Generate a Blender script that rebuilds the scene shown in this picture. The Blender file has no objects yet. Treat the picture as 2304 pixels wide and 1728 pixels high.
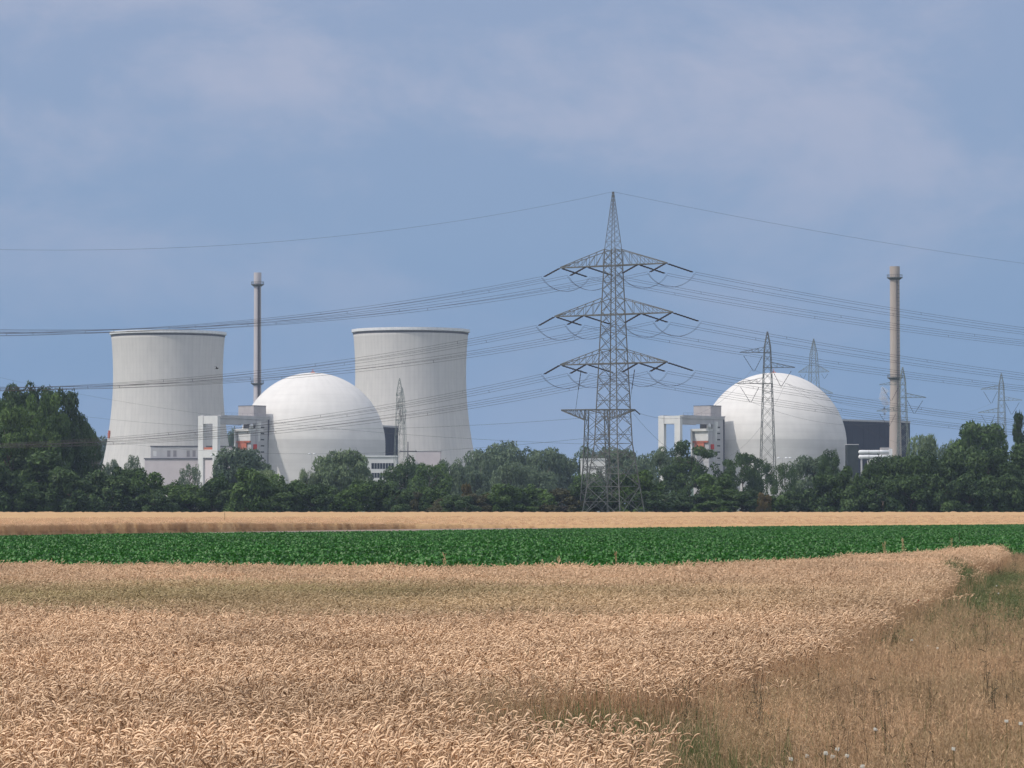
import bpy, math, random
import numpy as np
from mathutils import Vector, Matrix

random.seed(7); rng = np.random.default_rng(7)
R = math.radians
S = bpy.context.scene
COL = S.collection

# ------------------------------------------------------------------ camera
CAMH = 2.35; F = 8000.0; PITCH = math.atan(271/8000)
cam = bpy.data.objects.new('camera', bpy.data.cameras.new('camera'))
COL.objects.link(cam); S.camera = cam
cam.data.sensor_width = 36; cam.data.lens = F/2304*36
cam.data.clip_start = 0.5; cam.data.clip_end = 30000
cam.location = (0, 0, CAMH); cam.rotation_euler = (R(90)+PITCH, 0, 0)

def PX(x, d): return (x-1152)/F*d*1.0006
def PZ(y, d): return CAMH + (1135-y)/F*d
def P(x, y, d): return Vector((PX(x, d), d, PZ(y, d)))

# ------------------------------------------------------------------ world, sun, exposure
SUN_EL, SUN_AZ = R(48), math.atan2(-0.45, -0.89)     # sun stands left, slightly behind the camera
sdir = Vector((math.cos(SUN_AZ)*math.cos(SUN_EL), math.sin(SUN_AZ)*math.cos(SUN_EL), math.sin(SUN_EL)))
world = bpy.data.worlds.new("World"); S.world = world; world.use_nodes = True
wn, wl = world.node_tree.nodes, world.node_tree.links
wn.clear()
def N(nodes, t, **kw):
    n = nodes.new(t)
    for k, v in kw.items():
        if k in ('op',): n.operation = v
        elif hasattr(n, k): setattr(n, k, v)
        else: n.inputs[k].default_value = v
    return n
out = N(wn, 'ShaderNodeOutputWorld'); bg = N(wn, 'ShaderNodeBackground')
sky = N(wn, 'ShaderNodeTexSky'); sky.sky_type = 'NISHITA'; sky.sun_disc = False
sky.sun_elevation = SUN_EL; sky.sun_rotation = math.atan2(sdir.x, sdir.y)
sky.air_density = 1.2; sky.dust_density = 1.5
SKYSTR = 0.14
bg.inputs['Strength'].default_value = SKYSTR
tc = N(wn, 'ShaderNodeTexCoord'); sep = N(wn, 'ShaderNodeSeparateXYZ')
wl.new(tc.outputs['Generated'], sep.inputs[0])
# storm-blue cloud bank low in the sky, all round, with paler billows higher up
ramp = N(wn, 'ShaderNodeValToRGB'); cr = ramp.color_ramp
cr.elements[0].position = 0.0; cr.elements[0].color = (.190, .312, .525, 1)
cr.elements[1].position = 1.0; cr.elements[1].color = (.290, .378, .560, 1)
e = cr.elements.new(0.25); e.color = (.208, .332, .535, 1)
e = cr.elements.new(0.5); e.color = (.245, .358, .548, 1)
mr = N(wn, 'ShaderNodeMapRange'); mr.inputs[1].default_value = 0.0; mr.inputs[2].default_value = 0.15
wl.new(sep.outputs[2], mr.inputs[0]); wl.new(mr.outputs[0], ramp.inputs[0])
mp = N(wn, 'ShaderNodeMapping'); mp.inputs['Scale'].default_value = (7, 7, 13); mp.inputs['Location'].default_value = (0.9, 0, 3.4)
wl.new(tc.outputs['Generated'], mp.inputs[0])
n1 = N(wn, 'ShaderNodeTexNoise'); n1.inputs['Scale'].default_value = 1.7; n1.inputs['Detail'].default_value = 6; n1.inputs['Roughness'].default_value = .6
n1.inputs['Distortion'].default_value = .25
wl.new(mp.outputs[0], n1.inputs['Vector'])
mc = N(wn, 'ShaderNodeMapRange', interpolation_type='SMOOTHSTEP'); mc.inputs[1].default_value = .40; mc.inputs[2].default_value = .68
wl.new(n1.outputs[0], mc.inputs[0])
me = N(wn, 'ShaderNodeMapRange', interpolation_type='SMOOTHSTEP'); me.inputs[1].default_value = .03; me.inputs[2].default_value = .14
me.inputs[3].default_value = .22; me.inputs[4].default_value = 1.0
wl.new(sep.outputs[2], me.inputs[0])
mm = N(wn, 'ShaderNodeMath', op='MULTIPLY'); wl.new(mc.outputs[0], mm.inputs[0]); wl.new(me.outputs[0], mm.inputs[1])
mx = N(wn, 'ShaderNodeMix', data_type='RGBA'); wl.new(mm.outputs[0], mx.inputs[0]); wl.new(ramp.outputs[0], mx.inputs[6])
mx.inputs[7].default_value = (.405, .455, .605, 1)
# bring the bank to the Background's strength
sc = N(wn, 'ShaderNodeVectorMath', op='SCALE'); sc.inputs['Scale'].default_value = 1.0/SKYSTR
wl.new(mx.outputs[2], sc.inputs[0])
mb = N(wn, 'ShaderNodeMapRange', interpolation_type='SMOOTHSTEP'); mb.inputs[1].default_value = .20; mb.inputs[2].default_value = .40
wl.new(sep.outputs[2], mb.inputs[0])
fin = N(wn, 'ShaderNodeMix', data_type='RGBA'); wl.new(mb.outputs[0], fin.inputs[0]); wl.new(sc.outputs[0], fin.inputs[6]); wl.new(sky.outputs[0], fin.inputs[7])
# bright broken cloud overhead (above the frame) that fills the shade
n2 = N(wn, 'ShaderNodeTexNoise'); n2.inputs['Scale'].default_value = 2.6; n2.inputs['Detail'].default_value = 5; wl.new(tc.outputs['Generated'], n2.inputs['Vector'])
c2 = N(wn, 'ShaderNodeMapRange', interpolation_type='SMOOTHSTEP'); c2.inputs[1].default_value = .36; c2.inputs[2].default_value = .56; c2.inputs[4].default_value = .8; wl.new(n2.outputs[0], c2.inputs[0])
m3 = N(wn, 'ShaderNodeMath', op='MULTIPLY'); wl.new(c2.outputs[0], m3.inputs[0]); wl.new(mb.outputs[0], m3.inputs[1])
f2 = N(wn, 'ShaderNodeMix', data_type='RGBA'); wl.new(m3.outputs[0], f2.inputs[0]); wl.new(fin.outputs[2], f2.inputs[6]); f2.inputs[7].default_value = (1.32/SKYSTR, 1.29/SKYSTR, 1.32/SKYSTR, 1)
wl.new(f2.outputs[2], bg.inputs['Color']); wl.new(bg.outputs[0], out.inputs[0])

sun = bpy.data.objects.new('sun', bpy.data.lights.new('sun', 'SUN')); COL.objects.link(sun)
sun.data.energy = 2.6; sun.data.angle = R(0.6); sun.data.color = (1, .93, .84)
sun.rotation_euler = sdir.to_track_quat('Z', 'Y').to_euler()
S.view_settings.view_transform = 'Standard'; S.view_settings.look = 'None'
S.view_settings.exposure = 0.0; S.view_settings.gamma = 1
S.render.engine = 'CYCLES'
S.cycles.volume_bounces = 0; S.cycles.max_bounces = 6; S.cycles.diffuse_bounces = 3; S.cycles.transparent_max_bounces = 8

# ------------------------------------------------------------------ helpers
def tag(o, label=None, cat=None, group=None, kind=None):
    if label: o['label'] = label
    if cat: o['category'] = cat
    if group: o['group'] = group
    if kind: o['kind'] = kind
    return o
def empty(name, loc=(0, 0, 0), rz=0, parent=None, scale=None):
    o = bpy.data.objects.new(name, None); COL.objects.link(o); o.location = loc; o.rotation_euler = (0, 0, rz)
    if scale: o.scale = scale
    if parent: o.parent = parent
    return o
class MB:
    def __init__(s): s.v = []; s.f = []
    def quad(s, a, b, c, d):
        k = len(s.v); s.v += [tuple(a), tuple(b), tuple(c), tuple(d)]; s.f.append((k, k+1, k+2, k+3)); return s
    def box(s, lo, hi, fr=None):
        fr = fr or (lambda x, y, z: (x, y, z)); k = len(s.v)
        for z in (lo[2], hi[2]):
            for x, y in ((lo[0], lo[1]), (hi[0], lo[1]), (hi[0], hi[1]), (lo[0], hi[1])): s.v.append(tuple(fr(x, y, z)))
        for q in ((3, 2, 1, 0), (4, 5, 6, 7), (0, 1, 5, 4), (1, 2, 6, 5), (2, 3, 7, 6), (3, 0, 4, 7)): s.f.append(tuple(k+i for i in q))
        return s
    def bar(s, p, q, t, t2=None, n=4):
        p, q = Vector(p), Vector(q); d = (q-p)
        if d.length < 1e-6: return s
        d.normalize(); a = d.orthogonal() if abs(d.z) > .95 else d.cross(Vector((0, 0, 1)))
        a.normalize(); b = d.cross(a); k = len(s.v); t2 = t if t2 is None else t2
        for pt, w in ((p, t), (q, t2)):
            for i in range(n):
                an = math.pi/4+2*math.pi*i/n; s.v.append(tuple(pt+(a*math.cos(an)+b*math.sin(an))*w*.5))
        for i in range(n): j = (i+1) % n; s.f.append((k+i, k+j, k+n+j, k+n+i))
        s.f.append(tuple(k+i for i in reversed(range(n)))); s.f.append(tuple(k+n+i for i in range(n)))
        return s
    def tube(s, pts, r, n=4):
        k = len(s.v); pts = [Vector(p) for p in pts]
        for i, p in enumerate(pts):
            d = (pts[min(i+1, len(pts)-1)]-pts[max(i-1, 0)]).normalized()
            a = d.cross(Vector((0, 0, 1))); a = a.normalized() if a.length > 1e-3 else Vector((1, 0, 0)); b = d.cross(a)
            w = r[i] if hasattr(r, '__len__') else r
            for j in range(n):
                an = 2*math.pi*j/n+.4; s.v.append(tuple(p+(a*math.cos(an)+b*math.sin(an))*w))
        for i in range(len(pts)-1):
            for j in range(n): m = (j+1) % n; s.f.append((k+i*n+j, k+i*n+m, k+i*n+n+m, k+i*n+n+j))
        s.f.append(tuple(k+j for j in reversed(range(n)))); s.f.append(tuple(k+(len(pts)-1)*n+j for j in range(n)))
        return s
    def lathe(s, prof, n=64, c=(0, 0)):
        k = len(s.v); m = len(prof)
        for r, z in prof:
            for j in range(n): a = 2*math.pi*j/n; s.v.append((c[0]+r*math.cos(a), c[1]+r*math.sin(a), z))
        for i in range(m-1):
            for j in range(n): q = (j+1) % n; s.f.append((k+i*n+j, k+i*n+q, k+i*n+n+q, k+i*n+n+j))
        return s
    def build(s, name, mat, parent=None, smooth=False, loc=None):
        me = bpy.data.meshes.new(name); me.from_pydata(s.v, [], s.f); me.validate(); me.materials.append(mat)
        if smooth: me.shade_smooth()
        o = bpy.data.objects.new(name, me); COL.objects.link(o)
        if parent: o.parent = parent
        if loc is not None: o.location = loc
        return o
def np_mesh(name, v, f, mat, attr=None):
    """v (N,3), f (M,k) one polygon size"""
    me = bpy.data.meshes.new(name); v = np.asarray(v, np.float32); f = np.asarray(f, np.int32); k = f.shape[1]
    me.vertices.add(len(v)); me.vertices.foreach_set('co', v.ravel())
    me.loops.add(f.size); me.loops.foreach_set('vertex_index', f.ravel())
    me.polygons.add(len(f)); me.polygons.foreach_set('loop_start', np.arange(0, f.size, k, dtype=np.int32))
    me.polygons.foreach_set('loop_total', np.full(len(f), k, np.int32))
    me.update(calc_edges=True)
    if attr is not None:
        a = me.attributes.new('tone', 'FLOAT', 'POINT'); a.data.foreach_set('value', np.asarray(attr, np.float32))
    if mat: me.materials.append(mat)
    return me
def copy_tree(o, parent=None):
    c = o.copy(); COL.objects.link(c); c.parent = parent
    for ch in list(o.children): copy_tree(ch, c)
    return c

# ------------------------------------------------------------------ materials
def mat_new(name):
    m = bpy.data.materials.new(name); m.use_nodes = True; return m, m.node_tree.nodes, m.node_tree.links, m.node_tree.nodes['Principled BSDF']
def mat(name, c1, c2=None, scale=1.0, rough=.8, detail=4, coord='Object', stretch=None, bump=0, spec=.3, metal=0):
    m, n, l, b = mat_new(name); b.inputs['Roughness'].default_value = rough
    b.inputs['Specular IOR Level'].default_value = spec; b.inputs['Metallic'].default_value = metal
    if c2 is None: b.inputs['Base Color'].default_value = (*c1, 1); return m
    t = N(n, 'ShaderNodeTexCoord'); mpn = N(n, 'ShaderNodeMapping'); l.new(t.outputs[coord], mpn.inputs[0])
    if stretch: mpn.inputs['Scale'].default_value = stretch
    no = N(n, 'ShaderNodeTexNoise'); no.inputs['Scale'].default_value = scale; no.inputs['Detail'].default_value = detail
    l.new(mpn.outputs[0], no.inputs['Vector'])
    r = N(n, 'ShaderNodeMapRange'); r.inputs[1].default_value = .3; r.inputs[2].default_value = .7; l.new(no.outputs[0], r.inputs[0])
    x = N(n, 'ShaderNodeMix', data_type='RGBA'); l.new(r.outputs[0], x.inputs[0]); x.inputs[6].default_value = (*c1, 1); x.inputs[7].default_value = (*c2, 1)
    l.new(x.outputs[2], b.inputs['Base Color'])
    if bump:
        bn = N(n, 'ShaderNodeBump'); bn.inputs['Distance'].default_value = bump; l.new(no.outputs[0], bn.inputs['Height']); l.new(bn.outputs[0], b.inputs['Normal'])
    return m
M = {}
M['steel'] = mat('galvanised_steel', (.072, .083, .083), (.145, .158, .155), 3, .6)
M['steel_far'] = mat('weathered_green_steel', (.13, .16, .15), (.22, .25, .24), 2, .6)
M['wire'] = mat('aluminium_conductor', (.045, .045, .05), rough=.5)
M['insul'] = mat('dark_insulator', (.018, .014, .016), rough=.4)
M['pink'] = mat('pinkish_render', (.62, .565, .575), (.54, .49, .51), .25)
M['white'] = mat('white_concrete', (.66, .66, .65), (.56, .57, .57), .3)
M['grey'] = mat('grey_concrete', (.47, .465, .475), (.39, .39, .405), .35, stretch=(1, 1, .3))
M['penthouse'] = mat('penthouse_cladding', (.42, .395, .40), (.37, .35, .36), .5)
M['dark'] = mat('dark_void', (.03, .03, .035))
M['orange'] = mat('orange_paint', (.55, .13, .07), (.38, .16, .11), .9)
M['red'] = mat('red_paint', (.5, .04, .03))
M['seam'] = mat('dark_seam_and_rim_shade', (.10, .10, .12))
M['hall'] = mat('dark_blue_cladding', (.012, .014, .032), (.018, .019, .040), .12, rough=.6)
M['glassdark'] = mat('dark_window_glass', (.02, .025, .035), rough=.15)
M['pipe'] = mat('white_pipe_jacket', (.75, .76, .77), (.62, .64, .66), .8, rough=.45)
M['chimney_grey'] = mat('grey_chimney_concrete', (.50, .475, .50), (.43, .41, .435), .4, stretch=(1, 1, .15))
M['chimney_beige'] = mat('beige_chimney_concrete', (.43, .375, .33), (.36, .31, .28), .4, stretch=(1, 1, .15))
M['bark'] = mat('bark', (.07, .055, .04), (.12, .10, .08), 4)

def tower_mat():
    m, n, l, b = mat_new('cooling_tower_concrete'); b.inputs['Roughness'].default_value = .9
    t = N(n, 'ShaderNodeTexCoord'); s = N(n, 'ShaderNodeSeparateXYZ'); l.new(t.outputs['Object'], s.inputs[0])
    at = N(n, 'ShaderNodeMath', op='ARCTAN2'); l.new(s.outputs[1], at.inputs[0]); l.new(s.outputs[0], at.inputs[1])
    def wave(src, k, p):
        a = N(n, 'ShaderNodeMath', op='MULTIPLY'); l.new(src, a.inputs[0]); a.inputs[1].default_value = k
        c = N(n, 'ShaderNodeMath', op='SINE'); l.new(a.outputs[0], c.inputs[0])
        d = N(n, 'ShaderNodeMapRange'); d.inputs[1].default_value = p; d.inputs[2].default_value = 1; l.new(c.outputs[0], d.inputs[0]); return d.outputs[0]
    w1 = wave(at.outputs[0], 84, .2); w2 = wave(s.outputs[2], 2*math.pi/2.6, .75)
    cv = N(n, 'ShaderNodeCombineXYZ'); l.new(at.outputs[0], cv.inputs[0])
    zz = N(n, 'ShaderNodeMath', op='MULTIPLY'); l.new(s.outputs[2], zz.inputs[0]); zz.inputs[1].default_value = .012; l.new(zz.outputs[0], cv.inputs[1])
    ns = N(n, 'ShaderNodeTexNoise'); ns.inputs['Scale'].default_value = 11; ns.inputs['Detail'].default_value = 5; l.new(cv.outputs[0], ns.inputs['Vector'])
    a = N(n, 'ShaderNodeMath', op='MULTIPLY'); l.new(w1, a.inputs[0]); a.inputs[1].default_value = .10
    c = N(n, 'ShaderNodeMath', op='MULTIPLY_ADD'); l.new(w2, c.inputs[0]); c.inputs[1].default_value = .05; l.new(a.outputs[0], c.inputs[2])
    d = N(n, 'ShaderNodeMath', op='MULTIPLY_ADD'); l.new(ns.outputs[0], d.inputs[0]); d.inputs[1].default_value = .55; l.new(c.outputs[0], d.inputs[2])
    x = N(n, 'ShaderNodeMix', data_type='RGBA'); l.new(d.outputs[0], x.inputs[0])
    x.inputs[6].default_value = (.62, .605, .58, 1); x.inputs[7].default_value = (.36, .36, .36, 1)
    l.new(x.outputs[2], b.inputs['Base Color']); return m
M['tower'] = tower_mat()
def dome_mat():
    m, n, l, b = mat_new('white_dome_concrete'); b.inputs['Roughness'].default_value = .7
    t = N(n, 'ShaderNodeTexCoord'); s = N(n, 'ShaderNodeSeparateXYZ'); l.new(t.outputs['Object'], s.inputs[0])
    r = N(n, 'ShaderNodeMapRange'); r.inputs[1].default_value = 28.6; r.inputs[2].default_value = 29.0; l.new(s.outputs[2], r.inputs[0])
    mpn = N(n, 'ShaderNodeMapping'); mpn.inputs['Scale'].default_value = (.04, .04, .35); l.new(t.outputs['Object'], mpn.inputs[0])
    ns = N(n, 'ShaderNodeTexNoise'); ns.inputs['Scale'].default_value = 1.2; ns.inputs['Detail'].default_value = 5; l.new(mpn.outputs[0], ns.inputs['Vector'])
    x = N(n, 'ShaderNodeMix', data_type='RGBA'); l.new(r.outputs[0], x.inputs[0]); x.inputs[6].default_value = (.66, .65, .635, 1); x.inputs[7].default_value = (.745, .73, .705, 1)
    y = N(n, 'ShaderNodeMix', data_type='RGBA', blend_type='MULTIPLY'); y.inputs[0].default_value = .22; l.new(x.outputs[2], y.inputs[6]); l.new(ns.outputs[0], y.inputs[7])
    at = N(n, 'ShaderNodeMath', op='ARCTAN2'); l.new(s.outputs[1], at.inputs[0]); l.new(s.outputs[0], at.inputs[1]); zs = N(n, 'ShaderNodeMath', op='MULTIPLY'); l.new(s.outputs[2], zs.inputs[0]); zs.inputs[1].default_value = .02
    cv = N(n, 'ShaderNodeCombineXYZ'); l.new(at.outputs[0], cv.inputs[0]); l.new(zs.outputs[0], cv.inputs[1]); n3 = N(n, 'ShaderNodeTexNoise'); n3.inputs['Scale'].default_value = 9; n3.inputs['Detail'].default_value = 6; l.new(cv.outputs[0], n3.inputs['Vector'])
    r3 = N(n, 'ShaderNodeMapRange'); r3.inputs[1].default_value = .35; r3.inputs[2].default_value = .7; r3.inputs[3].default_value = 1.0; r3.inputs[4].default_value = .93; l.new(n3.outputs[0], r3.inputs[0])
    y0_ = N(n, 'ShaderNodeVectorMath', op='SCALE'); l.new(y.outputs[2], y0_.inputs[0]); l.new(r3.outputs[0], y0_.inputs['Scale'])
    # faint horizontal casting joints
    w = N(n, 'ShaderNodeMath', op='MULTIPLY'); l.new(s.outputs[2], w.inputs[0]); w.inputs[1].default_value = 2*math.pi/3.1
    sn = N(n, 'ShaderNodeMath', op='SINE'); l.new(w.outputs[0], sn.inputs[0])
    q = N(n, 'ShaderNodeMapRange'); q.inputs[1].default_value = .93; q.inputs[2].default_value = 1; q.inputs[3].default_value = 1; q.inputs[4].default_value = .96; l.new(sn.outputs[0], q.inputs[0])
    v = N(n, 'ShaderNodeVectorMath', op='SCALE'); l.new(y0_.outputs[0], v.inputs[0]); l.new(q.outputs[0], v.inputs['Scale'])
    l.new(v.outputs[0], b.inputs['Base Color']); return m
M['dome'] = dome_mat()

def leaf_mat(name, dark, light, trans=.25, rough=.55, world_tint=None, spec=.25, randamt=.25):
    """leaves: tone attribute of each leaf blends two greens, a random value per object shifts it"""
    m, n, l, b = mat_new(name); b.inputs['Roughness'].default_value = rough; b.inputs['Specular IOR Level'].default_value = spec
    at = N(n, 'ShaderNodeAttribute', attribute_name='tone'); oi = N(n, 'ShaderNodeObjectInfo')
    ad = N(n, 'ShaderNodeMath', op='MULTIPLY_ADD'); l.new(oi.outputs['Random'], ad.inputs[0]); ad.inputs[1].default_value = randamt
    l.new(at.outputs['Fac'], ad.inputs[2])
    sb = N(n, 'ShaderNodeMath', op='SUBTRACT'); l.new(ad.outputs[0], sb.inputs[0]); sb.inputs[1].default_value = randamt/2; sb.use_clamp = True
    x = N(n, 'ShaderNodeMix', data_type='RGBA'); l.new(sb.outputs[0], x.inputs[0]); x.inputs[6].default_value = (*dark, 1); x.inputs[7].default_value = (*light, 1)
    col = x.outputs[2]
    if world_tint:
        col = world_tint(n, l, col)
    l.new(col, b.inputs['Base Color'])
    if trans:
        tr = N(n, 'ShaderNodeBsdfTranslucent'); l.new(col, tr.inputs[0]); ms = N(n, 'ShaderNodeMixShader'); ms.inputs[0].default_value = trans
        o = [q for q in n if q.type == 'OUTPUT_MATERIAL'][0]
        l.new(b.outputs[0], ms.inputs[1]); l.new(tr.outputs[0], ms.inputs[2]); l.new(ms.outputs[0], o.inputs[0])
    return m
M['leaf_dark'] = leaf_mat('dark_green_leaves', (.022, .048, .015), (.088, .150, .045))
M['leaf_mid'] = leaf_mat('mid_green_leaves', (.030, .066, .014), (.115, .195, .045))
M['leaf_blue'] = leaf_mat('hazed_blue_green_leaves', (.055, .092, .050), (.165, .225, .125))  # blue-green foliage, lightened so the colour carries the haze over far trees
M['leaf_willow'] = leaf_mat('pale_willow_leaves', (.085, .135, .065), (.25, .32, .16))
M['leaf_brown'] = leaf_mat('brownish_leaves', (.045, .048, .020), (.12, .115, .05))
M['leaf_yellow'] = leaf_mat('yellowed_leaves', (.09, .075, .025), (.22, .16, .06))

# ------------------------------------------------------------------ ground
def noise2(x, y, s, seed=0):
    r = np.random.default_rng(seed); o = 0
    for k in range(7):
        a = r.uniform(0, 2*math.pi); f = r.uniform(.6, 1.9)/s
        o = o+np.sin((x*math.cos(a)+y*math.sin(a))*f*2*math.pi+r.uniform(0, 6.28)+1.3*np.sin((x*math.sin(a)-y*math.cos(a))*f*3.1+r.uniform(0, 6.28)))
    return o/7*1.6
gm, n, l, b = mat_new('field_soil'); b.inputs['Roughness'].default_value = .95
t = N(n, 'ShaderNodeTexCoord'); s = N(n, 'ShaderNodeSeparateXYZ'); l.new(t.outputs['Object'], s.inputs[0])
no = N(n, 'ShaderNodeTexNoise'); no.inputs['Scale'].default_value = 1.4; no.inputs['Detail'].default_value = 8; l.new(t.outputs['Object'], no.inputs['Vector'])
x1 = N(n, 'ShaderNodeMix', data_type='RGBA'); l.new(no.outputs[0], x1.inputs[0]); x1.inputs[6].default_value = (.17, .125, .10, 1); x1.inputs[7].default_value = (.27, .205, .17, 1)
no2 = N(n, 'ShaderNodeTexNoise'); no2.inputs['Scale'].default_value = .02; no2.inputs['Detail'].default_value = 6; l.new(t.outputs['Object'], no2.inputs['Vector'])
x2 = N(n, 'ShaderNodeMix', data_type='RGBA'); l.new(no2.outputs[0], x2.inputs[0]); x2.inputs[6].default_value = (.05, .075, .03, 1); x2.inputs[7].default_value = (.12, .12, .055, 1)
r = N(n, 'ShaderNodeMapRange'); r.inputs[1].default_value = 670; r.inputs[2].default_value = 690; l.new(s.outputs[1], r.inputs[0])
x3 = N(n, 'ShaderNodeMix', data_type='RGBA'); l.new(r.outputs[0], x3.inputs[0]); l.new(x1.outputs[2], x3.inputs[6]); l.new(x2.outputs[2], x3.inputs[7])
l.new(x3.outputs[2], b.inputs['Base Color'])
g = MB().quad((-9000, -2000, 0), (9000, -2000, 0), (9000, 14000, 0), (-9000, 14000, 0)).build('ground', gm); tag(g, kind='structure')

# ------------------------------------------------------------------ cooling towers
def cooling_tower(px, d, label, sign=False):
    root = empty('cooling_tower', (PX(px, d), d, 0)); tag(root, label, 'cooling tower', 'twin cooling towers of the power station')
    prof = []
    for z in np.linspace(6, 78.3, 40):
        zt = 60.0; u = (z-zt)/(62.7 if z < zt else 66)
        prof.append((24.6*math.sqrt(1+u*u), z))
    out_p = prof; inn = [(r_-.7, z) for r_, z in reversed(prof)]
    MB().lathe(out_p+inn+[out_p[0]], 128).build('shell', M['tower'], root, smooth=True)
    rt = prof[-1][0]
    MB().lathe([(rt-.72, 78.32), (rt+.03, 78.32), (rt+.7, 78.6), (rt+.75, 79.8), (rt-.9, 79.8), (rt-.9, 78.4)], 128).build('rim', M['pipe'], root)
    MB().lathe([(rt+.02, 77.6), (rt+.10, 77.6), (rt+.10, 78.31), (rt+.02, 78.31)], 128).build('rim_shadow_line', M['seam'], root)  # dark ring standing in for the shadow line under the rim lip
    c = MB(); rb = prof[0][0]
    for k in range(40):
        a0 = 2*math.pi*k/40; 
        for s_ in (-1, 1):
            a1 = a0+s_*math.pi/40; c.bar(((rb+2.2)*math.cos(a0), (rb+2.2)*math.sin(a0), -.3), ((rb-.35)*math.cos(a1), (rb-.35)*math.sin(a1), 6.3), .7)
    c.build('support_columns', M['grey'], root)
    if sign:
        a = math.atan2(-.35, -.94); rr = 27.0
        o = MB(); o.box((-.2, -.9, 0), (.5, .9, 2.4)).box((-.3, -.5, 2.4), (.4, .5, 3.4)).build('access_box', M['orange'], root, loc=(rr*math.cos(a), rr*math.sin(a), 32)).rotation_euler = (0, 0, a)
    return root
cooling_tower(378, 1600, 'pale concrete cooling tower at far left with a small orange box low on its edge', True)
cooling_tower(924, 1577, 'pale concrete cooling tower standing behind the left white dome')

# ------------------------------------------------------------------ reactor domes
def dome(px, d, label):
    root = empty('reactor_building', (PX(px, d), d, 0)); tag(root, label, 'reactor building', 'white domed reactor buildings')
    Rr = 30.05; zc = PZ(1002, d); pr = [(Rr, -.2), (Rr, zc)]
    for k in range(1, 41): a = math.pi/2*k/40; pr.append((max(Rr*math.cos(a), .02), zc+Rr*math.sin(a)))
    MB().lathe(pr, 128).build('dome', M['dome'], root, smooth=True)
    zt = zc+Rr; a = MB(); a.bar((0, 0, zt-.3), (0, 0, zt+1.6), .25).box((-.9, -.3, zt+.05), (.9, .3, zt+.35)); a.build('beacon_mast', M['orange'], root)
    return root
DD = 1472
dome(704, DD, 'white domed reactor building between the two cooling towers')
dome(1741, DD, 'white domed reactor building at right behind the asymmetric pylon')

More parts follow.
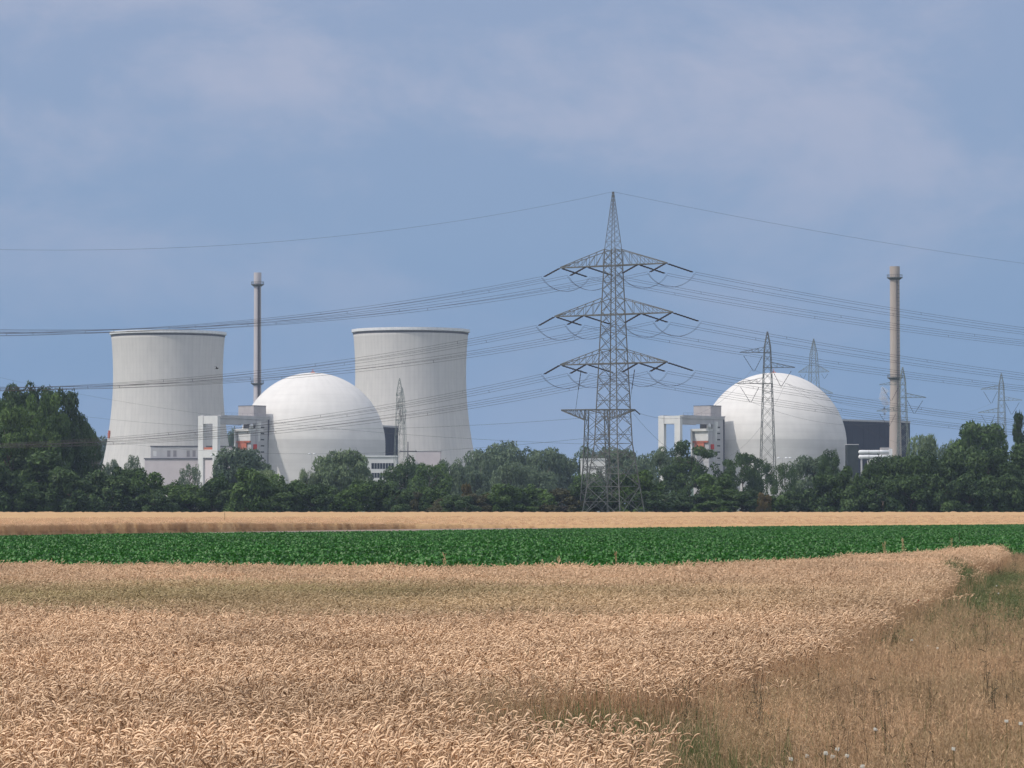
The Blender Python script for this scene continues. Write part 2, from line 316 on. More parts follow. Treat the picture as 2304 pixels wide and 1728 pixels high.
# ------------------------------------------------------------------ lock gantry and stair tower beside each dome
PHI = R(40); DG = 1432
def gantry(px0, label, extra):
    root = empty('gantry_tower', (PX(px0, DG), DG, 0), -PHI); tag(root, label, 'gantry building', 'portal gantries beside the domes')
    # local x runs along the portal (right, toward the viewer), local y runs away
    K = 5.59; cx, cy = math.cos(PHI)*K, math.sin(PHI)*K
    W = 47/cx; Lg = 106/cy; pw = 12/cx
    zt = PZ(936, DG); zl = PZ(954, DG)
    z1, z2 = PZ(1012, DG), PZ(1030, DG)
    p = MB().box((0, 0, 0), (pw, 1.6, zt)).box((W-pw, 0, 0), (W, 1.6, zt)).box((pw, .02, zl), (W-pw, 1.58, zt-.02))
    if extra: p.box((pw, .03, z2), (W-pw, 1.5, z1))
    po = p.build('portal_frame', M['white'], root)
    MB().box((pw+.02, -.03, zl), (pw+.2, -.004, zt)).build('seam', M['seam'], po)
    if extra:
        MB().box((pw, .9, 0), (W-pw, 1.3, z2-.8)).build('gate_panel', M['pink'], root)
        MB().box((pw+.3, .3, z1+.02), (W-pw-.3, .8, z1+.9)).build('railing', M['orange'], root)
    MB().box((0.02, 21, zt-1.1), (W+.25, Lg+.25, zt-.12)).box((-.2, 21, zt-.119), (W+.45, Lg+.45, zt+.25)).box((W-1.5, 1.61, zt-1.1), (W+.25, 20.99, zt+.25)).box((-.2, 1.61, zt-1.1), (1.5, 20.99, zt+.25)).build('roof_slab', M['grey'], root)
    MB().box((W-1.2, 1.62, zl), (W, 23.5*106/106, zt-1.11)).box((0.1, 1.62, zl), (1.3, 23.5, zt-1.11)).build('crane_beam', M['grey'], root)
    # rear block
    yb = (559-493)/cy; zb = PZ(965, DG+12)
    u0 = W-35/cx
    blk = MB().box((u0+.4, yb+.9, 0), (W-.05, Lg-.1, zb-1.0)).build('rear_block', M['grey'], root)
    fr = MB().box((u0-.2, yb-.4, zb-.98), (W+.05, yb+8, zb)).box((u0-.2, yb-.35, PZ(1040, DG)), (u0+.5, yb+.88, zb-1.0)).build('canopy_frame', M['white'], root)
    MB().box((u0+1.3, yb+.5, PZ(992, DG+12)), (W-.1, yb+.88, PZ(969.5, DG+12))).build('light_panel', M['white'], root)
    MB().box((u0+.52, yb+.2, PZ(996, DG+12)), (W-.1, yb+.87, PZ(993, DG+12))).box((u0+1.2, yb+.4, PZ(1012, DG+12)), (W-2.2, yb+.86, PZ(996.2, DG+12))).build('orange_panel', M['orange'], root)
    MB().box((W-.04, yb+2.2, PZ(1011, DG+12)), (W+.5, yb+5.2, PZ(1000, DG+12))).build('red_door', M['red'], root)
    MB().box((u0+3.2, yb+1.5, zb+.01), (W-1.2, yb+5, zb+1.9)).build('machine_cabinet', M['dark'], root)
    MB().lathe([(0.02, zb), (.9, zb), (.9, zb+1.5), (.5, zb+2.0), (0.02, zb+2.1)], 20, (W-.2, yb+1.2)).build('round_tank', M['white'], root, smooth=True)
    # stair tower
    ys = (573-493)/cy; zs = zt-1.12
    st = MB().box((W-6, ys, 0), (W+.02, Lg, zs)).lathe([(1.0, 0), (1.0, zs-.4)], 20, (W-.25, ys+.6)).build('stair_tower', M['grey'], root)
    MB().lathe([(.3, zs-9), (.9, zs-1.8), (.9, zs-1)], 14, (W+.62, ys+.85)).build('vent_pipe', M['white'], root, smooth=True)
    zz = 961.5
    while zz < 1100:
        z = PZ(zz, DG+12); MB().box((W+.0201, ys+2.6, z-.25), (W+.06, ys+4.6, z+.25)).build('window_slit', M['dark'], st); zz += 13.9
    MB().box((W-.2, Lg-.5, 0), (W+.34, Lg+.1, zs)).build('drain_pipe', M['seam'], root)
    # penthouse
    uw = 37/cx; yw = 26/cy; xr = W-.8; y0 = (567-446-xr*cx)/cy
    ph = MB().box((xr-uw, y0, zt+.26), (xr, y0+yw, PZ(914, DG+14))).build('penthouse', M['penthouse'], root)
    q = MB(); zp = PZ(914, DG+14)
    q.box((xr-uw-.08, y0-.08, zp), (xr+.08, y0+yw+.08, zp+.25)).build('parapet', M['seam'], ph)
    q = MB()
    for k in range(8): q.bar((W+.2, 2+k*3, zt+.2), (W+.2, 2+k*3, zt+1.2), .08)
    q.bar((W+.2, 2, zt+1.2), (W+.2, 23, zt+1.2), .08); q.build('roof_railing', M['seam'], root)
    return root
gantry(446, 'white portal and stair tower left of the left dome with pink panel between its legs', True)
gantry(1481, 'white portal and stair tower left of the right dome standing clear against sky', False)

# ------------------------------------------------------------------ plant buildings
def bld(name, label, cat, x0, x1, ytop, d, depth, m, group=None):
    root = empty(name, (PX(x0, d), d, 0)); tag(root, label, cat, group)
    w = PX(x1, d)-PX(x0, d); h = PZ(ytop, d)
    MB().box((0, 0, 0), (w, depth, h)).build('wall', m, root)
    return root, w, h
r_, w, h = bld('workshop_building', 'low pinkish building with grey upper storey in front of the left cooling tower', 'building', 326, 520, 1033, 1462, 34, M['pink'])
MB().box((-.3, -.3, h), (w+.2, 34.2, h+.4)).build('roof', M['seam'], r_)
u = MB().box((2.2, 3, h+.4), (w-.5, 30, PZ(1005, 1465))).build('upper_storey', M['grey'], r_)
MB().box((2.0, 2.8, PZ(1005, 1465)), (w-.3, 30.3, PZ(1005, 1465)+.35)).build('parapet', M['seam'], u)
MB().box((3.2, 2.94, h+1.2), (4.6, 2.99, h+3.4)).build('door', M['white'], u)
M['faded'] = mat('faded_opening', (.20, .19, .205), (.26, .25, .265), 1.2)
for k in (9, 11.5, 17, 19.4): MB().box((k, 2.95, h+1.0), (k+1.3, 2.99, h+3.6)).build('window', M['faded'], u)

r_, w, h = bld('office_building', 'white flat office block with dark ribbon windows right of the left dome', 'building', 818, 892, 1028, 1424, 16, M['white'])
MB().box((-.4, -.4, h), (w+.4, 16.3, h+.5)).build('roof', M['pipe'], r_)
for y0, y1 in ((1055, 1042), (1075, 1064), (1098, 1086), (1121, 1108)):
    f = MB().box((3.2, -.06, PZ(y0, 1424)), (w-1, -.005, PZ(y1, 1424))).build('ribbon_window', M['glassdark'], r_)
    for k in range(1, 8): MB().box((3.2+k*(w-4.2)/8-.06, -.12, PZ(y0, 1424)), (3.2+k*(w-4.2)/8+.06, -.062, PZ(y1, 1424))).build('mullion', M['white'], f)
r_, w, h = bld('pump_building', 'plain pale pinkish box building below the right cooling tower', 'building', 935, 991, 1015, 1490, 18, M['pink'])
MB().box((-.2, -.2, h), (w+.2, 18.2, h+.3)).build('roof', M['white'], r_)
MB().box((2.2, -.06, PZ(1056, 1490)), (4, -.005, PZ(1046, 1490))).build('window', M['glassdark'], r_)
r_, w, h = bld('shed', 'long low shed with pale flat roof right of the right cooling tower', 'shed', 1066, 1124, 1041, 1560, 14, M['grey'])
MB().box((-.3, -.3, h), (w+.3, 14.3, h+.7)).build('roof', M['pipe'], r_)
r_, w, h = bld('storage_building', 'small bright white building glimpsed behind the main pylon legs', 'building', 1308, 1364, 1034, 1070, 12, M['white'])
MB().box((-.2, -.2, h), (w+.2, 12.2, h+.3)).build('roof', M['pipe'], r_)


def hall(a, b, ytop, depth, label):
    A = Vector((PX(a[0], a[1]), a[1], 0)); B = Vector((PX(b[0], b[1]), b[1], 0)); u = (B-A); L = u.length; ang = math.atan2(u.y, u.x)
    root = empty('turbine_hall', A, ang); tag(root, label, 'turbine hall', 'dark turbine halls behind the domes')
    h = PZ(ytop, a[1]); MB().box((0, 0, 0), (L, depth, h)).build('wall', M['hall'], root)
    MB().box((-.15, -.15, h), (L+.15, depth+.15, h+.8)).build('roof_edge', M['grey'], root)
    q = MB()
    for k in range(int(L/4)): q.box((k*4+1.9, -.08, .5), (k*4+2.05, -.004, h-.3))
    q.build('cladding_ribs', M['hall'], root); return root
hall((830, 1512), (896, 1535), 960, 8, 'dark blue windowless hall squeezed between the left dome and the cooling tower')
hh = hall((1850, 1508), (2047, 1557), 946, 40, 'dark blue windowless hall right of the right dome behind the beige chimney')

# pipe bridge by the right chimney
root = empty('pipe_bridge', (PX(1931, 1418), 1418, 0)); tag(root, 'two white horizontal pipes on supports left of the beige chimney foot', 'pipe bridge')
L = PX(2001, 1418)-PX(1931, 1418)
for y, rr in ((1017, .75), (1028, .85)):
    z = PZ(y, 1418); q = MB().tube([(0, 0, z), (.25, 0, z), (.4, 0, z), (L*.33, 0, z), (L*.34, 0, z), (L*.66, 0, z), (L, 0, z)], [.3, rr*.8, rr, rr, rr*.98, rr, rr], 16)
    o = q.build('pipe', M['pipe'], root, smooth=True)
    for k in (.33, .66): MB().tube([(L*k-.1, 0, z), (L*k+.1, 0, z)], rr+.07, 16).build('flange', M['grey'], o)
q = MB()
for k in (1.2, L*.5, L-1.5): q.box((k-.25, -.9, 0), (k+.25, .9, PZ(1028, 1418)-.95)).box((k-.3, -1.1, PZ(1028, 1418)-.95), (k+.3, 1.1, PZ(1028, 1418)-.75))
q.build('support', M['grey'], root)
MB().box((L-.2, -1, PZ(1036, 1418)), (L+1.0, 1, PZ(1010, 1418))).build('riser', M['pipe'], root)
r_, w, h = bld('auxiliary_building', 'grey concrete building below the white pipes at the right chimney', 'building', 1958, 2006, 1035, 1428, 14, M['grey'])
MB().box((4.5, 1, h), (w-.4, 7, PZ(1007, 1430))).build('roof_box', M['penthouse'], r_)
MB().box((-.2, -.2, h), (w+.2, .9, h+.4)).build('parapet', M['white'], r_)
r_, w, h = bld('transformer_house', 'small dull green box standing before the dark hall right of the right dome', 'building', 1906, 1931, 1001, 1440, 9, mat('green_cladding', (.012, .018, .018), (.02, .028, .027), .8))
MB().box((-.2, -.2, h), (w+.2, 9.2, h+.3)).build('roof', M['grey'], r_)

# ------------------------------------------------------------------ chimneys
def chimney(px, d, ytop, m, rt, rb, rings, label, band):
    h = PZ(ytop, d); root = empty('chimney', (PX(px, d), d, 0)); tag(root, label, 'chimney', 'tall exhaust chimneys of the station')
    MB().lathe([(rb, 0), (rt*1.06, h*.5), (rt, h-4.6), (rt+.12, h-4.55), (rt+.12, h), (rt-.3, h), (rt-.3, h-6)], 48).build('shaft', m, root, smooth=False)
    for y in rings:
        z = PZ(y, d); rr = rt*1.02
        q = MB().lathe([(rr, z-.9), (rr+1.1, z-.1), (rr+1.25, z-.1), (rr+1.25, z+.15), (rr, z+.15)], 40)
        for k in range(24):
            a = 2*math.pi*k/24; q.bar(((rr+1.15)*math.cos(a), (rr+1.15)*math.sin(a), z+.1), ((rr+1.15)*math.cos(a), (rr+1.15)*math.sin(a), z+1.2), .08)
        q.lathe([(rr+1.2, z+1.15), (rr+1.2, z+1.25), (rr+1.1, z+1.25), (rr+1.1, z+1.15)], 40)
        q.build('platform', M['steel'], root)
    a = R(-68); q = MB(); zt = h-5
    for s_ in (-.25, .25):
        q.bar(((rb+.12)*math.cos(a)+s_, (rb+.12)*math.sin(a), 0), ((rt+.1)*math.cos(a)+s_, (rt+.1)*math.sin(a)-.1, zt), band)
    for k in range(60): z = zt*k/60; q.box(((rb)*math.cos(a)-.5, rb*math.sin(a)-.9, z), (rb*math.cos(a)+.5, rb*math.sin(a)-.3, z+.12))
    q.build('ladder', M['seam'], root)
    if band > .3: MB().bar(((rb+.1)*math.cos(R(-35)), (rb+.1)*math.sin(R(-35)), 0), ((rt+.1)*math.cos(R(-35)), (rt+.1)*math.sin(R(-35)), zt), .55).build('vent_pipe', M['grey'], root)
    return root
chimney(579, 1512, 613, M['chimney_grey'], 1.5, 2.0, (640, 863), 'slim grey chimney with two ring platforms rising behind the left dome', .45)
chimney(2014, 1444, 599, M['chimney_beige'], 1.95, 2.9, (624.5, 850), 'beige concrete chimney with ring platforms at the right in front of the dark hall', .22)

# ------------------------------------------------------------------ lattice pylons
def mast(root, levels, t, m, panel=1.05, nm='', tb=None):
    """levels: (z, half side); four legs and one lattice of bracing"""
    for sx, sy in ((-1, -1), (1, -1), (1, 1), (-1, 1)):
        q = MB()
        for (z0, a0), (z1, a1) in zip(levels, levels[1:]): q.bar((sx*a0, sy*a0, z0), (sx*a1, sy*a1, z1), t)
        q.build(nm+'leg', m, root)
    def half(z):
        for (z0, a0), (z1, a1) in zip(levels, levels[1:]):
            if z <= z1: return a0+(a1-a0)*(z-z0)/(z1-z0)
        return levels[-1][1]
    q = MB(); z = levels[0][0]; zend = levels[-1][0]; tb = tb or t*.5; first = True
    knees = [lv[0] for lv in levels[1:-1]]
    while z < zend-.3:
        st = max(2*half(z)*panel, .8); nz = min(z+st, zend)
        for kz in knees:
            if z < kz-.4 < nz+.2 and kz > z+.5: nz = kz; break
        a0, a1 = half(z), half(nz)
        c0 = [(-a0, -a0), (a0, -a0), (a0, a0), (-a0, a0)]; c1 = [(-a1, -a1), (a1, -a1), (a1, a1), (-a1, a1)]
        for i in range(4):
            j = (i+1) % 4
            q.bar((*c0[i], z), (*c1[j], nz), tb); q.bar((*c0[j], z), (*c1[i], nz), tb)
            if first or nz in knees: q.bar((*c1[i], nz), (*c1[j], nz), tb)
            if a0 > 2.2:   # secondary bracing in the wide foot panels
                mz = (z+nz)/2; am = (a0+a1)/2; cm = [(-am, -am), (am, -am), (am, am), (-am, am)]
                q.bar((*cm[i], mz), (*cm[j], mz), tb*.8)
                for f_ in (.25, .75):
                    pa = Vector((*c0[i], z)).lerp(Vector((*c1[j], nz)), f_); ci, cj = (c0, c0) if f_ < .5 else (c1, c1)
                    zz = z+(nz-z)*f_; af = a0+(a1-a0)*f_; cf = [(-af, -af), (af, -af), (af, af), (-af, af)]
                    k_ = i if f_ < .5 else j
                    q.bar((*cf[k_], zz), pa, tb*.7); q.bar((*cm[k_], mz), pa, tb*.7)
        first = False; z = nz
    q.build(nm+'bracing', m, root); return half
def arm(root, half, z, zt, Ls, t, m, taper=.3, bars=6, inv=False):
    """one cross arm: Ls = signed reaches; z = flat chord, zt = height where the sloping chord meets the mast"""
    q = MB(); a = half(z); at_ = half(zt)
    for L in Ls:
        s = 1 if L > 0 else -1
        for y in (-1, 1):
            q.bar((s*a, y*a, z), (L, y*taper, z), t); q.bar((s*at_, y*at_, zt), (L, y*taper*.9, z+(.12 if not inv else -.12)), t*.75)
        for k in range(bars+1):
            f = k/bars; g0 = min((k+1)/bars, 1)
            def pt(f, y, top):
                b0 = Vector((s*at_, y*at_, zt)) if top else Vector((s*a, y*a, z)); b1 = Vector((L, y*taper, z)); return b0.lerp(b1, f)
            for y in (-1, 1):
                q.bar(pt(f, y, 0), pt(f, y, 1), t*.42); q.bar(pt(f, y, 1), pt(g0, y, 0), t*.42)
            q.bar(pt(f, -1, 0), pt(f, 1, 0), t*.42); q.bar(pt(f, -1, 0), pt(g0, 1, 0), t*.42)
    q.bar((-a, -a, z), (a, -a, z), t); q.bar((-a, a, z), (a, a, z), t)
    return q.build('cross_arm', m, root)
def insulator(p, q_, root, r=.13):
    p, q_ = Vector(p), Vector(q_); L = (q_-p).length; n = max(int(L/.35), 6); pts, rr = [], []
    for i in range(n+1): pts.append(p.lerp(q_, i/n)); rr.append(r if i % 2 else r*.55)
    return MB().tube(pts, rr, 6).build('insulator_string', M['insul'], root)

# main pylon
YAW = R(-35); PXc, PYc = PX(1380, 690), 690.0
root = empty('power_pylon', (PXc, PYc, 0), YAW); tag(root, 'tallest steel lattice pylon with three tiers of cross arms at the field edge', 'pylon')
ca, sa = math.cos(YAW), math.sin(YAW)
k_ = 1/.70/11.6/2
lv = [(0, 70*k_*1.03), (PZ(998, 690), 43*k_*1.0), (PZ(786, 690), 31.5*k_), (PZ(560, 690), 19.5*k_)]
half = mast(root, lv, .26, M['steel'], .66, '', .115)
mast(root, [(PZ(560, 690)+.02, 19.5*k_), (PZ(430, 690), .10)], .13, M['steel'], .62, 'peak_', .055)
tiers = [(PZ(597, 690), PZ(560, 690), 12.3), (PZ(707.5, 690), PZ(670, 690), 13.6), (PZ(818, 690), PZ(786, 690), 12.3)]
def toworld(v): return Vector((PXc+v[0]*ca-v[1]*sa, PYc+v[0]*sa+v[1]*ca, v[2]))
LD = Vector((math.cos(R(220)), math.sin(R(220)), 0)); RD = Vector((math.cos(R(30)), math.sin(R(30)), 0))
inv = Matrix.Rotation(-YAW, 3, 'Z')
LOC = {}
NAMES = ['topmost', 'middle', 'lowest']; POS = ['left tip', 'left inner point', 'right inner point', 'right tip']
def span(name, label, cat, start, D, T, Sg, offs, r, group=None, t1=None, hump=None):
    q = MB(); t1 = t1 or 2*T
    for o in offs:
        o = Vector(o); pts = []
        for i in range(49):
            t = t1*i/48; p = start+D*t+o; p = Vector((p.x, p.y, p.z-Sg*(1-(1-t/T)**2))); pts.append(p)
        q.tube(pts, r, 4)
    if len(offs) > 1:
        for t in range(20, int(t1), 34):
            z = -Sg*(1-(1-t/T)**2)
            q.bar(start+D*t+Vector(offs[0])+Vector((0, 0, z)), start+D*t+Vector(offs[1])+Vector((0, 0, z)), r*2.2)
    o = q.build(name, M['wire'], None); tag(o, label, cat, group); return o
for ti, (z, zt_, Lh) in enumerate(tiers):
    arm(root, half, z, zt_, (-Lh, Lh), .24, M['steel'])
    for pi_, f in enumerate((-1, -.50, .48, 1)):
        A0 = Vector((f*Lh, 0, z-.1)); ends = []
        for D, Ln, side in ((LD, 3.9, 'left'), (RD, 5.6, 'right')):
            dl = inv @ D; slope = .46 if side == 'left' else .25
            st_ = A0+Vector((0, (-.5 if side == 'left' else .5), 0))
            for o in (-.22, .22):
                pr_ = Vector((-dl.y, dl.x, 0))*o
                insulator(st_+pr_, st_+pr_+dl*Ln+Vector((0, 0, -Ln*slope)), root)
            e_ = st_+dl*(Ln+.6)+Vector((0, 0, -Ln*slope-.2)); ends.append(e_)
            W0 = toworld(e_); T, Sg = (160, 17.0) if side == 'left' else (205, 14.6)
            ww = 'left' if side == 'left' else 'right'
            span('power_line', f"conductor pair running {ww} from the {POS[pi_]} of the tallest pylon's {NAMES[ti]} arm", 'power line', W0, D, T, Sg-(1.2 if side == 'left' else .6),
                 ((0, 0, .22), (.05, 0, -.22)), .027, 'conductors of the main pylon')
        # jumper loop under the arm
        q = MB(); a_, b_ = ends
        for o in (-.2, .2):
            pts = [a_.lerp(b_, i/16)+Vector((0, o, -2.7*(1-(2*i/16-1)**2)**.8)) for i in range(17)]
            q.tube(pts, .028, 4)
        q.build('jumper_loop', M['wire'], root)
top = toworld((0, 0, PZ(430, 690)))
span('earth_wire', 'single thin earth wire running left from the peak of the main pylon', 'power line', top, LD, 160, 18, ((0, 0, 0),), .020)
span('earth_wire', 'single thin earth wire running right from the peak of the main pylon', 'power line', top, RD, 220, 15, ((0, 0, 0),), .020)

# small flat-topped pylon behind the main one
d = 722; root = empty('branch_pylon', (PX(1342, d), d, 0), R(-12)); tag(root, 'short flat-topped lattice pylon standing half behind the left legs of the tallest pylon', 'pylon')
zt_ = PZ(922, d); hf = mast(root, [(0, 3.0), (PZ(1050, d), 2.35), (zt_, 1.95)], .24, M['steel'], .8)
arm(root, hf, zt_, PZ(946, d), (-7.2, 7.9), .30, M['steel'], taper=.5, bars=6, inv=True)
for x in (-4.2, 6.8):
    a_ = Vector((x, -.6, zt_)); b_ = Vector((x+1.6, -3, zt_+8)); m_ = a_.lerp(b_, .5)
    MB().tube([a_, m_], .05, 4).build('down_lead', M['wire'], root); insulator(m_, b_, root, .1)
MB().tube([(7.9, 0, zt_), (8.9, .5, zt_-1.0)], .12, 6).build('clamp', M['insul'], root)

# asymmetric pylons (two arms left, one right, V strings)
def vpylon(px, ytop, d, yaw, label, m, s=1.0, t=.19, right2=False, group='asymmetric lattice pylons'):
    root = empty('lattice_pylon', (PX(px, d), d, 0), yaw); tag(root, label, 'pylon', group)
    zt = PZ(ytop, d); z1 = zt-5.6*s; z2 = zt-9.6*s; z3 = zt-13.9*s
    hf = mast(root, [(0, 2.3*s), (z3-2, 1.25*s), (zt-4.1*s, .80*s), (zt, .1)], t, m, 1.1)
    arms = [(z1, z1+1.5*s, (-7.4*s,)), (z2, z2+1.4*s, (7.4*s,)), (z3, z3+1.6*s, (-8.3*s,))]
    if right2: arms = [(zt-15.6, zt-12.2, (-7.6, 7.6)), (zt-25.6, zt-22.4, (-9.4, 9.4))]; s = .62
    for z, zz, Ls in arms:
        arm(root, hf, z, zz, Ls, t*.9, m, taper=.15, bars=4)
        for L in Ls:
            sg = 1 if L > 0 else -1
            c = Vector((L-sg*4.0*s, 0, z-5.0*s))
            for x in (L-sg*.6*s, L-sg*7.0*s if abs(L) > 8*s else L-sg*6.2*s):
                pass
            insulator((L-sg*1.0*s, 0, z-.9), (L-sg*3.6*s, 0, z-5.0*s), root, .085); insulator((L-sg*6.0*s, 0, z-.9), (L-sg*3.9*s, 0, z-5.0*s), root, .085)
    return root
va = vpylon(1727, 746, 950, R(4), 'lattice pylon with alternate arms standing in front of the right dome', M['steel'])
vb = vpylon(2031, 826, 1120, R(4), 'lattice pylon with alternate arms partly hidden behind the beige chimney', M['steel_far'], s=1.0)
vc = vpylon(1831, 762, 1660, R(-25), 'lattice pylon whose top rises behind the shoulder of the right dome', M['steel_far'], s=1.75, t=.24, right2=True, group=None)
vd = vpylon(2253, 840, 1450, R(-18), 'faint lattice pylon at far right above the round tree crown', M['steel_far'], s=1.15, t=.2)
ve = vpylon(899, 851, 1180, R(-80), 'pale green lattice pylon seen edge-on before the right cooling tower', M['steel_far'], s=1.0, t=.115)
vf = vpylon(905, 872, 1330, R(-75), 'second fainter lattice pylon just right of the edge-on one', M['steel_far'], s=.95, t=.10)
# telegraph-style pole
d = 1150; root = empty('utility_pole', (PX(918, d), d, 0)); tag(root, 'dark utility pole with one crossbar below the right cooling tower', 'utility pole')
MB().bar((0, 0, 0), (0, 0, PZ(994, d)), .5, .32, 8).build('pole', M['seam'], root); MB().box((-2.7, -.15, PZ(1017, d)), (2.9, .15, PZ(1014.5, d))).build('crossbar', M['seam'], root)
for k in (-2.3, 2.5): MB().bar((k, 0, PZ(1014, d)), (k, 0, PZ(1012, d)), .2, .1, 6).build('insulator', M['insul'], root)

# far thin lines
def far_line(label, pts, r=.026):
    (x0, y0, d0), (x1, y1, d1), sag = pts; a, b = P(x0, y0, d0), P(x1, y1, d1)
    q = MB().tube([a.lerp(b, i/40)-Vector((0, 0, sag*4*(i/40)*(1-i/40))) for i in range(41)], r, 4)
    tag(q.build('overhead_wire', M['wire']), label, 'power line', 'thin far overhead wires')
far_line('thin far wire slanting down across the left cooling tower from upper left', ((-150, 812, 1150), (1342, 1000, 740), 5))
far_line('thin far wire crossing the left dome just below its crown', ((-200, 868, 1150), (1320, 940, 735), 7), .028)
far_line('thin far wire crossing low over the left dome and right cooling tower', ((-200, 900, 1150), (1330, 985, 735), 9))
far_line('upper of three thin wires from right-dome pylon to the beige chimney, at left arms', ((1693, 830, 950), (2003, 896, 1120), 3))
far_line('thin wire between the right arms of the right-dome pylon and the chimney pylon', ((1768, 862, 950), (2062, 918, 1120), 3))
far_line('lowest thin wire from the right-dome pylon to the chimney pylon, at lower left arms', ((1680, 900, 950), (1996, 951, 1120), 3))
far_line('thin wire from the beige chimney pylon to the far right pylon, upper', ((2062, 918, 1120), (2235, 905, 1450), 3), .03)
far_line('thin wire rising from the small flat-topped pylon to the pylon before the right dome', ((1425, 925, 722), (1693, 830, 950), 6))
far_line('thin wire sagging from the small flat-topped pylon behind the right portal', ((1425, 930, 722), (1768, 862, 950), 15))
far_line('thin wire leaving the pylon before the right dome towards the lower right edge', ((1768, 862, 950), (2420, 1075, 800), 6))

# ------------------------------------------------------------------ lamp posts, bird, steam
def lamp(px, ytop, d, label, arms=1):
    root = empty('lamp_post', (PX(px, d), d, 0)); tag(root, label, 'lamp post', 'floodlight posts round the plant'); z = PZ(ytop, d)
    MB().bar((0, 0, 0), (0, 0, z), .28, .16, 8).build('pole', M['grey'], root)
    MB().bar((-.9*arms, 0, z), (.9*arms, 0, z), .14).build('bracket', M['grey'], root)
    for s_ in (-1, 1):
        MB().lathe([(.02, .35), (.5, .25), (.62, -.15), (.45, -.3), (.02, -.3)], 14).build('lamp_head', M['pipe'], root, loc=(s_*.95*arms, 0, z+.1))
lamp(577, 1024, 1380, 'twin-headed lamp post with white heads above the bushes at the left dome edge', 1)
lamp(702, 1022, 1380, 'twin-headed lamp post in front of the middle of the left dome', 1)
lamp(482, 1025, 1380, 'twin-headed lamp post before the right leg of the left portal', 1)
lamp(1760, 1031, 1380, 'wide twin-headed lamp post left of centre before the right dome', 1.6)
lamp(1786, 1031, 1380, 'wide twin-headed lamp post right of centre before the right dome', 1.6)

d = 330; b0 = P(488, 829.5, d)
q = MB(); q.tube([(-.16, 0, .0), (-.08, 0, .03), (0, 0, .03), (.09, 0, .02), (.15, 0, .04), (.19, 0, .04)], [.012, .05, .065, .05, .03, .006], 8)
for s_ in (-1, 1):
    w_ = [(-.06, 0, .05), (.07, 0, .05), (.03, s_*.2, .16), (-.04, s_*.2, .16), (-.12, s_*.38, .11)]
    k = len(q.v); q.v += w_+[(x, y, z-.012) for x, y, z in w_]
    q.f += [(k, k+1, k+2, k+3), (k+3, k+2, k+4), (k+8, k+7, k+6, k+5), (k+9, k+7, k+8), (k+1, k, k+5, k+6), (k+2, k+1, k+6, k+7), (k+4, k+2, k+7, k+9), (k+3, k+4, k+9, k+8)]
q.v += [(-.16, 0, .01), (-.28, .05, .0), (-.28, -.05, 0), (-.16, 0, -.005)]; k = len(q.v)-4; q.f += [(k, k+1, k+2), (k+3, k+2, k+1)]
o = q.build('bird', M['dark']); o.location = b0; o.rotation_euler = (R(20), R(-10), R(25)); tag(o, 'small dark bird flying in front of the left cooling tower', 'bird')

vm, n, l, b = mat_new('steam'); n.remove(b); pv = N(n, 'ShaderNodeVolumePrincipled'); pv.inputs['Color'].default_value = (1, 1, 1, 1)
tcv = N(n, 'ShaderNodeTexCoord'); nv = N(n, 'ShaderNodeTexNoise'); nv.inputs['Scale'].default_value = .45; nv.inputs['Detail'].default_value = 3; l.new(tcv.outputs['Object'], nv.inputs['Vector'])
rv = N(n, 'ShaderNodeMapRange'); rv.inputs[1].default_value = .36; rv.inputs[2].default_value = .62; rv.inputs[4].default_value = .38; l.new(nv.outputs[0], rv.inputs[0]); l.new(rv.outputs[0], pv.inputs['Density'])
l.new(pv.outputs[0], [q for q in n if q.type == 'OUTPUT_MATERIAL'][0].inputs['Volume'])
d = 1640; q = MB(); q.tube([(.2, 0, -1), (0, 0, 2), (.9, 0, 5), (-.4, 0, 8), (.3, 0, 11), (-1.2, 0, 13)], [.9, 1.5, 1.7, 2.2, 2.1, .7], 12)
o = q.build('steam_plume', vm); o.location = P(1989, 934, d); tag(o, 'small white puff of steam left of the beige chimney', 'steam', kind='stuff')

